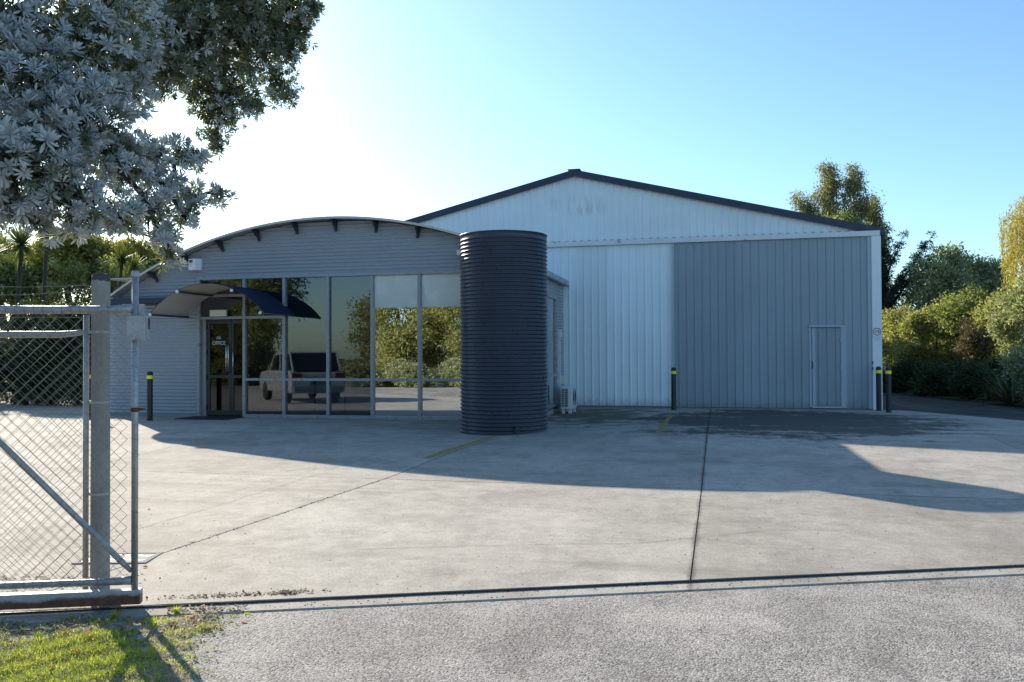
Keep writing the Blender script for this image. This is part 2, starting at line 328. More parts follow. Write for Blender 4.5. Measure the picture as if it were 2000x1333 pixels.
# ------------------------------------------------------------------ mesh helpers
def tag(o, label=None, cat=None, group=None, kind=None):
    if label: o['label'] = label
    if cat: o['category'] = cat
    if group: o['group'] = group
    if kind: o['kind'] = kind
    return o
def thing(name, label, cat, loc=(0, 0, 0), group=None):
    e = bpy.data.objects.new(name, None); e.empty_display_size = .1; e.location = loc; COL.objects.link(e)
    return tag(e, label, cat, group)
def adopt(o, parent):
    o.parent = parent
    L = parent.location.copy(); p = parent.parent
    while p: L += p.location; p = p.parent
    o.matrix_parent_inverse = Matrix.Translation(-L) if parent.type == 'EMPTY' else Matrix.Identity(4)
class MB:
    def __init__(s): s.v = []; s.f = []
    def add(s, vs, fs):
        k = len(s.v); s.v += [tuple(p) for p in vs]; s.f += [tuple(i + k for i in f) for f in fs]; return s
    def box(s, x0, x1, y0, y1, z0, z1):
        return s.add([(x, y, z) for z in (z0, z1) for y in (y0, y1) for x in (x0, x1)],
                     [(0, 2, 3, 1), (4, 5, 7, 6), (0, 1, 5, 4), (2, 6, 7, 3), (0, 4, 6, 2), (1, 3, 7, 5)])
    def obox(s, c, ax, ay, az, hx, hy, hz):
        c = Vector(c); vs = [c + ax * (hx * a) + ay * (hy * b) + az * (hz * d) for d in (-1, 1) for b in (-1, 1) for a in (-1, 1)]
        return s.add(vs, [(0, 2, 3, 1), (4, 5, 7, 6), (0, 1, 5, 4), (2, 6, 7, 3), (0, 4, 6, 2), (1, 3, 7, 5)])
    def tube(s, pts, r, n=8, cap=True):
        pts = [Vector(p) for p in pts]; rs = r if isinstance(r, (list, tuple)) else [r] * len(pts)
        rings = []
        for i, p in enumerate(pts):
            d = (pts[min(i + 1, len(pts) - 1)] - pts[max(i - 1, 0)]).normalized()
            a = d.orthogonal().normalized() if i == 0 else (a - d * a.dot(d)).normalized()
            b = d.cross(a)
            rings.append([p + (a * math.cos(2 * math.pi * k / n) + b * math.sin(2 * math.pi * k / n)) * rs[i] for k in range(n)])
        vs = [q for ring in rings for q in ring]; fs = []
        for i in range(len(pts) - 1):
            for k in range(n):
                k2 = (k + 1) % n; fs.append((i * n + k, i * n + k2, (i + 1) * n + k2, (i + 1) * n + k))
        if cap: fs.append(tuple(reversed(range(n)))); fs.append(tuple((len(pts) - 1) * n + k for k in range(n)))
        return s.add(vs, fs)
    def lathe(s, prof, c=(0, 0, 0), n=32):
        vs = []; fs = []
        for (r, z) in prof:
            for k in range(n):
                a = 2 * math.pi * k / n; vs.append((c[0] + r * math.cos(a), c[1] + r * math.sin(a), c[2] + z))
        for i in range(len(prof) - 1):
            for k in range(n):
                k2 = (k + 1) % n; fs.append((i * n + k, i * n + k2, (i + 1) * n + k2, (i + 1) * n + k))
        return s.add(vs, fs)
    def ball(s, c, r, n=12, m=8):
        return s.lathe([(max(1e-4, r * math.sin(math.pi * i / m)), -r * math.cos(math.pi * i / m)) for i in range(m + 1)], c, n)
    def prism(s, pts, axis, a0, a1):
        # polygon pts (2D) extruded along 'x','y' or 'z'
        def P(p, a): return {'x': (a, p[0], p[1]), 'y': (p[0], a, p[1]), 'z': (p[0], p[1], a)}[axis]
        n = len(pts); vs = [P(p, a0) for p in pts] + [P(p, a1) for p in pts]
        return s.add(vs, [tuple(range(n)), tuple(range(2 * n - 1, n - 1, -1))] + [(i, i + n, (i + 1) % n + n, (i + 1) % n) for i in range(n)])
    def strip(s, path, thick_vec=None):
        return s
    def build(s, name, mat, parent=None, smooth=False, bevel=0.0, fixn=True):
        me = bpy.data.meshes.new(name); me.from_pydata(s.v, [], s.f); me.update()
        if fixn:
            bm = bmesh.new(); bm.from_mesh(me); bmesh.ops.recalc_face_normals(bm, faces=bm.faces); bm.to_mesh(me); bm.free()
        o = bpy.data.objects.new(name, me); COL.objects.link(o)
        me.materials.append(MAT[mat] if isinstance(mat, str) else mat)
        if smooth: me.polygons.foreach_set('use_smooth', [True] * len(me.polygons))
        if bevel:
            md = o.modifiers.new('bevel', 'BEVEL'); md.width = bevel; md.segments = 2; md.limit_method = 'ANGLE'
        if parent: adopt(o, parent)
        return o
def npmesh(name, verts, faces, mat, parent=None, smooth=False):
    me = bpy.data.meshes.new(name); verts = np.asarray(verts, np.float32); faces = np.asarray(faces, np.int32)
    k = faces.shape[1]
    me.vertices.add(len(verts)); me.vertices.foreach_set('co', verts.ravel())
    me.loops.add(faces.size); me.loops.foreach_set('vertex_index', faces.ravel())
    me.polygons.add(len(faces)); me.polygons.foreach_set('loop_start', np.arange(0, faces.size, k, dtype=np.int32))
    me.polygons.foreach_set('loop_total', np.full(len(faces), k, np.int32))
    me.update(calc_edges=True)
    me.materials.append(MAT[mat] if isinstance(mat, str) else mat)
    if smooth: me.polygons.foreach_set('use_smooth', [True] * len(me.polygons))
    o = bpy.data.objects.new(name, me); COL.objects.link(o)
    if parent: adopt(o, parent)
    return o
def text_mesh(txt, size, name, mat, parent, origin, depth=.002, scalex=1.0, face='-y', align='CENTER'):
    cu = bpy.data.curves.new(name, 'FONT'); cu.body = txt; cu.size = size; cu.extrude = depth; cu.align_x = align; cu.align_y = 'CENTER'; cu.offset = size * .012
    to = bpy.data.objects.new(name, cu); me = bpy.data.meshes.new_from_object(to)
    bpy.data.objects.remove(to); bpy.data.curves.remove(cu)
    for v in me.vertices:
        x, y, z = v.co; v.co = (origin[0] + x * scalex, origin[1] - z, origin[2] + y)
    me.materials.clear(); me.materials.append(MAT[mat]); o = bpy.data.objects.new(name, me); COL.objects.link(o)
    adopt(o, parent); return o
def copy_tree(o, parent=None, loc=None):
    c = o.copy(); COL.objects.link(c)
    if parent: c.parent = parent; c.matrix_parent_inverse = o.matrix_parent_inverse.copy()
    if loc: c.location = loc
    for ch in o.children: copy_tree(ch, c)
    return c

# ------------------------------------------------------------------ ground
def g(x, y):
    if y <= 10: z = -.27 + .07 * max(0, (y - 4)) / 6 if y > 4 else -.27
    elif y < 14.5: z = -.20 + .20 * (y - 10) / 4.5
    else: z = 0.0
    return z - .09 * math.exp(-((x + 4) / 2.2) ** 2) * min(1, max(0, (y - 12) / 2.5))
GP = Vector((-3.62, 4.66, 0)); GU = Vector((1, .388, 0)).normalized(); GN = Vector((-GU.y, GU.x, 0))   # the gate line
def gl(s, off=0.0, z=0.0):
    p = GP + GU * s + GN * off; return Vector((p.x, p.y, z))
def gate_y(x): return GP.y + .388 * (x - GP.x)
def sheet(name, corners, zf, n, m, mat, skirt=0.0, parent=None):
    (a, b, c, d) = [Vector((*p, 0)) for p in corners]; vs = []; fs = []
    for j in range(m + 1):
        for i in range(n + 1):
            u, v = i / n, j / m
            p = (a * (1 - u) + b * u) * (1 - v) + (d * (1 - u) + c * u) * v
            vs.append((p.x, p.y, zf(p.x, p.y)))
    for j in range(m):
        for i in range(n):
            k = j * (n + 1) + i; fs.append((k, k + 1, k + n + 2, k + n + 1))
    if skirt:
        ring = [i for i in range(n + 1)] + [(j + 1) * (n + 1) - 1 for j in range(1, m + 1)] + [m * (n + 1) + i for i in range(n - 1, -1, -1)] + [j * (n + 1) for j in range(m - 1, 0, -1)]
        k0 = len(vs)
        for r in ring: x, y, z = vs[r]; vs.append((x, y, z - skirt))
        L = len(ring)
        for i in range(L): fs.append((ring[i], k0 + i, k0 + (i + 1) % L, ring[(i + 1) % L]))
    mb = MB(); mb.v = vs; mb.f = fs
    return mb.build(name, mat, parent, fixn=bool(skirt))
tag(sheet('ground', [(-420, -300), (420, -300), (420, 520), (-420, 520)], lambda x, y: -.42, 4, 4, 'earth'), kind='structure')
tag(sheet('garden_ground', [(-120, 17.6), (-13.7, 17.6), (-13.7, 120), (-120, 120)], lambda x, y: -.03, 4, 4, 'earth'), kind='structure')
tag(sheet('garden_ground', [(-120, -2), (-23.1, -2), (-23.1, 17.6), (-120, 17.6)], lambda x, y: -.05, 4, 4, 'earth'), kind='structure')
tag(sheet('driveway', [(3.0, 11.0), (14, 11.0), (9.5, 60), (3.0, 60)], lambda x, y: -.035 if y > 14 else -.28, 6, 40, 'asphalt'), kind='structure')

def vj(x0, x1=None):                       # a joint running away from the camera: x at y=5.9 and at y=13.7
    x1 = x0 if x1 is None else x1
    return lambda y: x0 + (x1 - x0) * (y - 5.9) / 7.8
XJ = [(vj(-23), .0), (vj(-16.9), .006), (vj(-12.7), .006), (vj(-8.4), .006), (vj(-4.29, -3.62), .008), (vj(-.17, -.12), .005), (vj(4.2), .006), (vj(8.6), .006), (vj(13.5), .0)]
yard = thing('concrete_yard', None, None); yard['kind'] = 'structure'
YJ = 9.72
for i in range(len(XJ) - 1):
    (fa, ga), (fb, gb) = XJ[i], XJ[i + 1]
    def corner(f, gsh, y): return (f(y) + gsh, y)
    def bottom(f, gsh):
        y = 5.0
        for _ in range(20): y = gate_y(f(y) + gsh)
        return (f(y) + gsh, y)
    bl, br = bottom(fa, ga), bottom(fb, -gb)
    top = 21.35
    if bl[1] < YJ - .3 and br[1] < YJ - .1:
        sheet('slab', [bl, br, corner(fb, -gb, YJ - .005), corner(fa, ga, YJ - .005)], g, 14, 16, 'concrete', .08, yard)
    elif bl[1] < YJ: 
        sheet('slab', [bl, br, (br[0], br[1] + .02), corner(fa, ga, YJ - .005)], g, 14, 16, 'concrete', .08, yard)
    ybl = max(YJ + .005, bl[1]); ybr = max(YJ + .005, br[1])
    def tl(x): return 21.35 if x < 3.9 else 21.35 - 1.70 * (x - 3.9)
    ta, tb = tl(fa(14)), tl(fb(14))
    if tb > ybr + .5 and ta > ybl + .5:
        sheet('slab', [corner(fa, ga, ybl), corner(fb, -gb, ybr), corner(fb, -gb, tb), corner(fa, ga, ta)], g, 16, 24, 'concrete', .08, yard)
sheet('joint_filler', [(-23, gate_y(-23) + .06), (9, gate_y(9) + .06), (5.0, 19.2), (-23, 21.3)], lambda x, y: g(x, y) - .016, 90, 60, 'joint', 0, yard)
# sunken strip that carries the gate track, then the chip-seal road
k = MB()
a0, a1 = -20.0, 24.0
def gz(s): return g(*(gl(s, .02).to_2d()))
N = 60
strip = MB(); vs = []; fs = []
for i in range(N + 1):
    s = a0 + (a1 - a0) * i / N; z = gz(s) - .016
    for (o, dz) in ((.02, 0), (-.165, -.004), (-.172, -.012), (-.175, -.12)): vs.append(tuple(gl(s, o, z + dz)))
for i in range(N):
    for j in range(3): q = i * 4 + j; fs.append((q, q + 4, q + 5, q + 1))
strip.v = vs; strip.f = fs
tag(strip.build('kerb_strip', 'concrete', smooth=False), kind='structure')
tr = MB()
for i in range(N):
    s0 = a0 + (a1 - a0) * i / N; s1 = a0 + (a1 - a0) * (i + 1) / N; z = gz((s0 + s1) / 2) - .016
    tr.obox(gl((s0 + s1) / 2, -.006, z + .004), GU, GN, Vector((0, 0, 1)), (s1 - s0) / 2, .005, .008)
tag(tr.build('gate_track', 'darkframe'), 'dark steel gate track sunk along the front edge of the concrete yard', 'track')
rd = [gl(-30, -.174).to_2d(), gl(34, -.174).to_2d(), (40, -13), (-40, -13)]
def roadz(x, y):
    d = (Vector((x, y, 0)) - GP).dot(GN)
    return g(x, gate_y(x)) - .030 + (.013 * math.sin(x * .9 + 1) + .010 * math.sin(y * 1.7)) * min(1, max(0, (-d - .2)))
tag(sheet('road', [tuple(rd[3]), tuple(rd[2]), tuple(rd[1]), tuple(rd[0])], roadz, 160, 60, 'chipseal'), kind='structure')

# hairline cracks in the slabs
def crack(pts, w):
    mb = MB(); P2 = []
    for a, b in zip(pts[:-1], pts[1:]):
        n = max(2, int((Vector(b) - Vector(a)).length / .12))
        for i in range(n): P2.append(Vector(a).lerp(Vector(b), i / n) + Vector((random.uniform(-.012, .012), random.uniform(-.012, .012))))
    for i, q in enumerate(P2):
        d = (P2[min(i + 1, len(P2) - 1)] - P2[max(0, i - 1)]).normalized(); nn = Vector((-d.y, d.x)) * w * random.uniform(.3, .7)
        for sg in (-1, 1): r = q + nn * sg; mb.v.append((r.x, r.y, g(r.x, r.y) + .0025))
    mb.f = [(2 * i, 2 * i + 1, 2 * i + 3, 2 * i + 2) for i in range(len(P2) - 1)]
    mb.build('crack', 'joint', yard, fixn=False)
crack([(-2.9, 6.3), (-1.62, 6.73), (-.6, 7.0), (.45, 7.7), (1.2, 7.85)], .004)
crack([(-5.15, 5.6), (-5.0, 7.71), (-4.94, 10.49), (-4.64, 13.69)], .005)
crack([(-7.8, 8.1), (-5.1, 7.9)], .004)
crack([(-3.8, 9.72), (-.14, 9.72), (4.19, 9.72)], .009)
crack([(1.2, 10.9), (2.6, 12.6), (4.1, 13.2)], .004)
# yellow painted lines on the yard
def paintline(name, p0, p1, w, label):
    p0 = Vector((*p0, 0)); p1 = Vector((*p1, 0)); d = (p1 - p0); L = d.length; d.normalize(); nn = Vector((-d.y, d.x, 0))
    n = max(2, int(L / .3)); mb = MB()
    for i in range(n + 1):
        q = p0 + d * (L * i / n)
        for sg in (-1, 1): r = q + nn * (w / 2 * sg); mb.v.append((r.x, r.y, g(r.x, r.y) + .004))
    mb.f = [(2 * i, 2 * i + 1, 2 * i + 3, 2 * i + 2) for i in range(n)]
    tag(mb.build(name, 'yellowpaint', fixn=False), label, 'road marking', 'worn yellow lines')
paintline('painted_line', (-3.97, 11.3), (-3.71, 14.1), .11, 'worn yellow painted line along the joint before the dark tank')
paintline('painted_line', (-.93, 14.4), (-.9, 18.9), .09, 'faded yellow painted line running from the middle bollard')

# ------------------------------------------------------------------ warehouse
WY = 21.05; RX, RZ = -3.4, 5.94; EX, EZ = 3.78, 4.19; LX = 2 * RX - EX; BACK = 46.0
wh = thing('warehouse', 'large gabled warehouse clad in white and grey ribbed steel', 'warehouse', (RX, WY + 8, 0))
def roofz(x): return RZ - (RZ - EZ) * abs(x - RX) / (EX - RX)
def ribs(x0, x1, pitch=.19, h=.026, phase=0.0):
    # profile points across a ribbed sheet: (x, depth towards the camera)
    xs = []; k = math.floor((x0 - phase) / pitch)
    while True:
        b = phase + k * pitch; k += 1
        if b > x1: break
        for (dx, d) in ((0, 0), (.060, 0), (.064, .004), (.070, .004), (.074, 0), (.145, 0), (.155, h), (.176, h), (.186, 0)):
            if x0 < b + dx < x1: xs.append((b + dx, d))
    return [(x0, 0)] + xs + [(x1, 0)]
def ribbed(name, x0, x1, zb, zt, y, mat, parent, phase=0.0, pitch=.19, h=.026):
    P = ribs(x0, x1, pitch, h, phase); mb = MB()
    zt = zt if callable(zt) else (lambda x, z=zt: z)
    for (x, d) in P: mb.v += [(x, y - d, zb), (x, y - d, zt(x))]
    n = len(P)
    mb.f = [(2 * i, 2 * i + 2, 2 * i + 3, 2 * i + 1) for i in range(n - 1)]
    return mb.build(name, mat, parent, fixn=False)
# gable sheets, each 0.76 m wide with its laps
x = LX
while x < EX - .05:
    x1 = min(x + .76, EX)
    ribbed('gable_sheet', x, x1, 4.12, lambda q: roofz(q) - .05, WY - (.002 if int((x - LX) / .76 + .5) % 2 else 0), 'gable', wh, LX)
    x = x1
# flashing rail above the doors
MB().box(LX + .05, EX - .005, WY - .16, WY - .03, 4.04, 4.165).build('door_head_flashing', 'flashing', wh, bevel=.006)
mb = MB()
for i in range(int((EX - LX) / .19)):
    xx = LX + .165 + i * .19
    if xx < EX - .08: mb.box(xx - .045, xx + .03, WY - .165, WY - .03, 4.165, 4.173)
mb.build('flashing_lap', 'joint', wh)['kind'] = 'stuff'
MB().box(LX, EX, WY + .01, WY + .12, -.3, 4.2).build('back_wall_lining', 'inwall', wh)
# side walls and back wall
for (sx, nm) in ((EX - .01, 'side_wall'), (LX + .01, 'side_wall')):
    mb = MB(); P = ribs(WY, BACK)
    sg = 1 if sx > 0 else -1
    for (yy, d) in P: mb.v += [(sx + sg * d, yy, -.1), (sx + sg * d, yy, EZ - .02)]
    mb.f = [(2 * i, 2 * i + 2, 2 * i + 3, 2 * i + 1) for i in range(len(P) - 1)]
    mb.build(nm, 'gable', wh, fixn=False)
MB().prism([(LX, -.1), (EX, -.1), (EX, EZ), (RX, RZ - .05), (LX, EZ)], 'y', BACK - .05, BACK).build('back_wall', 'gable', wh)
# roof sheets and barge boards
for sg in (-1, 1):
    ex = EX if sg > 0 else LX
    mb = MB(); e2 = ex + sg * .10; ez = roofz(ex) - .024
    mb.v = [(RX, WY - .06, RZ + .03), (e2, WY - .06, ez + .03), (e2, BACK + .1, ez + .03), (RX, BACK + .1, RZ + .03),
            (RX, WY - .06, RZ - .02), (e2, WY - .06, ez - .02), (e2, BACK + .1, ez - .02), (RX, BACK + .1, RZ - .02)]
    mb.f = [(0, 1, 2, 3), (4, 7, 6, 5), (0, 4, 5, 1), (1, 5, 6, 2), (2, 6, 7, 3), (3, 7, 4, 0)]
    mb.build('roof', 'navy', wh)
    bb = MB(); z1 = RZ + .045; z0 = RZ - .115
    bb.v = [(RX, y, z) for y in (WY - .13, WY - .045) for z in (z0, z1)] + [(e2, y, z) for y in (WY - .13, WY - .045) for z in (ez - .115, ez + .045)]
    bb.f = [(0, 1, 3, 2), (4, 6, 7, 5), (0, 4, 5, 1), (2, 3, 7, 6), (1, 5, 7, 3), (0, 2, 6, 4)]
    bb.build('barge_board', 'navy', wh)
    MB().box(min(ex, ex + sg * .13), max(ex, ex + sg * .13), WY - .04, BACK, EZ - .16, EZ - .045).build('gutter', 'navy', wh)
MB().box(RX - .16, RX + .16, WY - .14, BACK, RZ + .036, RZ + .06).build('ridge_cap', 'navy', wh, bevel=.01)
# corner trim on the right
MB().box(3.585, EX + .012, WY - .155, WY - .03, .0, 4.038).build('corner_trim', 'trim', wh, bevel=.004)
MB().box(-10.4, -.99, WY - .09, WY + .05, -.35, -.005).build('footing', 'slab', wh)
MB().box(-.99, 3.6, WY - .07, WY + .05, -.35, .012).build('footing', 'slab', wh)
# white sliding door
def adoptname(o, parent): adopt(o, parent); return o
wd = MB().box(-5.6, -.97, WY - .055, WY - .03, .03, 4.06).build('sliding_door', 'trim', wh)
wd['label'] = 'white ribbed sliding door'
x = -5.6; i = 0
while x < -.98:
    x1 = min(x + .76, -.97)
    ribbed('cladding_sheet', x, x1, .03, 4.05, WY - .062 - (.002 if i % 2 else 0), 'white', wd, -5.6); x = x1; i += 1
mb = MB()
for zz in (.25, 1.75, 2.35, 3.7):
    for kx in range(24):
        mb.ball((-5.6 + .165 + kx * .19, WY - .092, zz), .006, 6, 4)
mb.build('screw', 'galv', wd)['kind'] = 'stuff'
# grey sliding door with a personnel door let into it
gd = MB().box(-.975, 3.585, WY - .085, WY - .064, .02, 4.05).build('sliding_door', 'greydoor', wh)
gd['label'] = 'grey ribbed sliding door with a personnel door'
def gsheet(x0, x1, zb, zt, k): ribbed('cladding_sheet', x0, x1, zb, zt, WY - .092 - (.002 if k % 2 else 0), 'greydoor', gd, -.975)
k = 0
for (x0, x1) in ((-.975, -.215), (-.215, .545), (.545, 1.305), (1.305, 2.065), (3.02, 3.50)):
    gsheet(x0, x1, .02, 4.045, k); k += 1
gsheet(2.065, 2.20, .02, 4.045, k); gsheet(2.20, 3.02, 1.99, 4.045, k + 1)
MB().box(-.975, -.93, WY - .128, WY - .09, .02, 4.045).build('door_edge', 'greyplate', gd)
MB().box(3.50, 3.584, WY - .125, WY - .088, .02, 4.045).build('door_edge', 'greyplate', gd)
pd = MB().box(2.215, 2.895, WY - .098, WY - .087, .07, 1.93).build('personnel_door', 'greydoor', gd) if False else None
MB().box(2.20, 2.245, WY - .118, WY - .087, .05, 1.93).build('door_jamb', 'greyplate', gd)
MB().box(2.262, 2.335, WY - .116, WY - .087, .075, 1.925).build('door_stile', 'greyplate', gd, bevel=.003)
MB().box(2.90, 3.019, WY - .112, WY - .087, .03, 1.975).build('flashing_plate', 'greyplate', gd)
ribbed('personnel_door_sheet', 2.335, 2.885, .08, 1.925, WY - .094, 'greydoor', gd, -.975)
MB().box(2.19, 2.905, WY - .16, WY - .087, 1.93, 1.985).build('lintel', 'greyplate', gd, bevel=.003)
MB().box(2.246, 2.896, WY - .145, WY - .087, .03, .066).build('threshold', 'greyplate', gd)
for zz in (1.62, .98, .35): MB().tube([(2.892, WY - .12, zz - .045), (2.892, WY - .12, zz + .045)], .011, 8).build('hinge', 'greyplate', gd)
mb = MB().box(2.245, 2.275, WY - .13, WY - .11, .95, 1.13); mb.tube([(2.262, WY - .13, 1.02), (2.262, WY - .165, 1.02), (2.30, WY - .168, 1.02)], .008, 6)
mb.build('door_handle', 'darkframe', gd)
for zz in (1.06, .92): MB().box(3.574, 3.596, WY - .175, WY - .155, zz, zz + .07).build('bolt', 'darkframe', wh)

# ------------------------------------------------------------------ office building
OY = 16.2; OX1 = -3.72; OC = -7.8; OR = 9.46; OT = 4.17
of = thing('office_building', 'low grey corrugated office with curved roof and glazed front', 'building', (-8, 18.6, 0))
def arcz(x): return OT - OR + math.sqrt(max(0, OR * OR - (x - OC) ** 2))
def arcx(z, sg):
    h = z - (OT - OR); return OC + sg * math.sqrt(max(0, OR * OR - h * h))
PIT, AMP = .076, .017
def corr_path(name, path, z0, z1, mat, parent, seg=8):
    # horizontal corrugations swept along a plan path of (x, y, nx, ny)
    n = int(round((z1 - z0) / PIT * seg)); mb = MB()
    for j in range(n + 1):
        z = z0 + (z1 - z0) * j / n; d = AMP * math.cos(2 * math.pi * z / PIT)
        for (x, y, nx, ny) in path: mb.v.append((x + nx * d, y + ny * d, z))
    m = len(path)
    mb.f = [(j * m + i, j * m + i + 1, (j + 1) * m + i + 1, (j + 1) * m + i) for j in range(n) for i in range(m - 1)]
    return mb.build(name, mat, parent, smooth=True, fixn=False)
cc = (-12.85, OY + .8); path = [(-13.65, 21.0, -1, 0), (-13.65, 18, -1, 0), (-13.65, cc[1], -1, 0)]
for i in range(1, 13):
    a = math.pi + (math.pi / 2) * i / 12; path.append((cc[0] + .8 * math.cos(a), cc[1] + .8 * math.sin(a), math.cos(a), math.sin(a)))
path += [(-12.2, OY, 0, -1), (-11.5, OY, 0, -1), (-10.92, OY, 0, -1)]
corr_path('wall_cladding', path, .03, 2.50, 'wallgrey', of)
def corr_gable(name, zlo, zhi, xl, xr):
    n = int((zhi - zlo) / PIT * 8); mb = MB()
    for j in range(n + 1):
        z = zlo + (zhi - zlo) * j / n; d = AMP * math.cos(2 * math.pi * z / PIT)
        a = max(xl, arcx(z + .03, -1)) if z > 2.6 else xl; b = min(xr, arcx(z + .03, 1))
        mb.v += [(a, OY - d, z), (b, OY - d, z)]
    mb.f = [(2 * j, 2 * j + 1, 2 * j + 3, 2 * j + 2) for j in range(n)]
    return mb.build(name, 'wallgrey', of, smooth=True, fixn=False)
corr_gable('wall_cladding', 2.50, 3.04, -12.95, -10.92)
corr_gable('wall_cladding', 3.04, 4.135, -12.6, OX1)
# side wall (right) with its own corrugations, around a tall window
for (y0, y1, z0, z1) in ((OY, 17.6, .03, 3.1), (20.12, 21.0, .03, 3.1), (17.6, 20.12, 2.72, 3.1)):
    corr_path('side_cladding', [(OX1, y0, 1, 0), (OX1, y1, 1, 0)], z0, z1, 'wallgrey', of)
MB().box(OX1 - .05, OX1 + .014, OY - .02, OY + .05, .0, 3.1).build('corner_flashing', 'frame', of)
MB().box(OX1 - .02, OX1 + .02, 20.97, 21.0, .0, 3.1).build('corner_flashing', 'darkframe', of)
# side window
mb = MB()
for (y0, y1, z0, z1) in ((20.02, 20.12, .06, 2.72), (17.6, 17.68, .06, 2.72), (18.8, 18.88, .06, 2.72), (17.68, 20.02, 2.65, 2.72), (17.68, 20.02, .06, .14), (17.68, 20.02, .79, .85)):
    mb.box(OX1 - .05, OX1 + .03, y0, y1, z0, z1)
mb.build('side_window_frame', 'frame', of)
for (y0, y1) in ((17.68, 18.8), (18.88, 20.02)):
    MB().box(OX1 - .022, OX1 - .016, y0, y1, .85, 2.65).build('side_pane', 'film', of)
    MB().box(OX1 - .022, OX1 - .016, y0, y1, .14, .79).build('side_pane', 'film', of)
MB().box(OX1 + .031, OX1 + .036, 20.03, 20.08, .62, .72).build('notice', 'signwhite', of)
# footing under the glazing
MB().box(-10.9, OX1 - .005, OY - .055, OY + .3, -.4, -.004).build('footing', 'slab', of)
MB().box(OX1 - .25, OX1 + .01, OY + .3, 21.0, -.4, .025).build('footing', 'slab', of)
MB().box(-13.5, -10.9, OY - .012, OY + .3, -.3, .028).build('footing', 'slab', of)
# barrel roof: thin curved sheet with front overhang
def roof_arc(y0, y1, t0, t1, xa, xb, n=48):
    mb = MB()
    for i in range(n + 1):
        x = xa + (xb - xa) * i / n; z = arcz(x); nx = (x - OC) / OR; nz = math.sqrt(1 - nx * nx)
        for (y, t) in ((y0, t0), (y0, t1), (y1, t1), (y1, t0)): mb.v.append((x + nx * t, y, z + nz * t))
    for i in range(n):
        for j in range(4):
            j2 = (j + 1) % 4; mb.f.append((i * 4 + j, i * 4 + j2, (i + 1) * 4 + j2, (i + 1) * 4 + j))
    mb.f += [(0, 1, 2, 3), (n * 4 + 3, n * 4 + 2, n * 4 + 1, n * 4)]
    return mb
roof_arc(OY - .28, 21.0, -.012, .012, -12.98, -3.56).build('roof', 'wallgrey', of, smooth=False)
roof_arc(OY - .292, OY - .28, -.028, .018, -12.98, -3.56).build('roof_edge', 'canopy_under', of)
roof_arc(OY + .02, 20.95, -.15, -.10, -12.9, -3.75).build('roof_lining', 'ceil', of)
# soffit band between wall top and roof
for x in (-12.02, -11.2, -10.36, -9.47, -8.56, -7.65, -6.73, -5.8, -4.86, -3.93):
    z = arcz(x); nx = (x - OC) / OR; nz = math.sqrt(1 - nx * nx)
    ax = Vector((nz, 0, -nx)); az = Vector((nx, 0, nz)); mb = MB()
    c = Vector((x, 0, z))
    pts = [(-.012 * 2, 0), (.024 * 1.2, 0)]
    prof = [(OY - .26, -.014), (OY - .012, -.014), (OY - .012, -.25), (OY - .05, -.265), (OY - .10, -.17), (OY - .26, -.05)]
    n = len(prof)
    for hw in (-.022, .022):
        for (y, dz) in prof: q = c + ax * hw + az * dz; mb.v.append((q.x, y, q.z))
    mb.f = [tuple(range(n)), tuple(range(2 * n - 1, n - 1, -1))] + [(i, i + n, (i + 1) % n + n, (i + 1) % n) for i in range(n)]
    mb.build('roof_bracket', 'bracket', of)
# right-hand gutter and left low gutter band wrapped round the corner
MB().box(-3.69, -3.545, OY - .36, 21.0, 3.05, 3.165).build('gutter', 'frame', of, bevel=.01)
mb = MB(); band = [(-13.97, 21.0)] + [(cc[0] + 1.12 * math.cos(math.pi + math.pi / 2 * i / 12), cc[1] + 1.12 * math.sin(math.pi + math.pi / 2 * i / 12)) for i in range(13)] + [(-11.35, OY - .32)]
for (x, y) in band: mb.v += [(x, y, 2.47), (x, y, 2.59)]
inner = [(-13.55, 21.0)] + [(cc[0] + .70 * math.cos(math.pi + math.pi / 2 * i / 12), cc[1] + .70 * math.sin(math.pi + math.pi / 2 * i / 12)) for i in range(13)] + [(-11.35, OY + .1)]
nb = len(band)
for (x, y) in inner: mb.v += [(x, y, 2.47), (x, y, 2.59)]
for i in range(nb - 1):
    mb.f += [(2 * i, 2 * i + 2, 2 * i + 3, 2 * i + 1), (2 * i + 1, 2 * i + 3, 2 * nb + 2 * i + 3, 2 * nb + 2 * i + 1), (2 * i, 2 * nb + 2 * i, 2 * nb + 2 * i + 2, 2 * i + 2)]
mb.build('gutter', 'navy', of)
# glazing frame members
MX = [-9.79, -8.85, -7.84, -6.85, -5.82, -4.80]
def member(x0, x1, z0, z1, nm='window_frame', mat='frame', y0=OY - .05, y1=OY + .06): return MB().box(x0, x1, y0, y1, z0, z1).build(nm, mat, of, bevel=.004)
member(-10.93, -10.86, .0, 3.0, 'door_jamb'); 
for x in MX: member(x - .032, x + .032, .0, 2.965, 'mullion')
member(OX1 - .075, OX1 - .051, .0, 2.965, 'mullion')
member(-10.93, OX1 - .05, 2.966, 3.035, 'window_head', y0=OY - .06)
member(-10.86, -9.822, 2.11, 2.17, 'transom', y0=OY - .044); member(-10.86, -9.822, 2.595, 2.65, 'transom', y0=OY - .044); member(-9.758, -8.882, 2.11, 2.17, 'transom', y0=OY - .044)
E_ = [-9.79] + MX[1:] + [OX1 - .045]
for a, b in zip(E_[:-1], E_[1:]):
    member(a + .032, b - .032, .785, .84, 'transom', y0=OY - .044); member(a + .032, b - .032, .0, .07, 'sill', y0=OY - .06)
def pane(x0, x1, z0, z1, mat='glass'): return MB().box(x0, x1, OY + .012, OY + .018, z0, z1).build('pane', mat, of)
pane(-10.86, -9.82, 2.17, 2.595); pane(-10.86, -9.82, 2.65, 2.966)
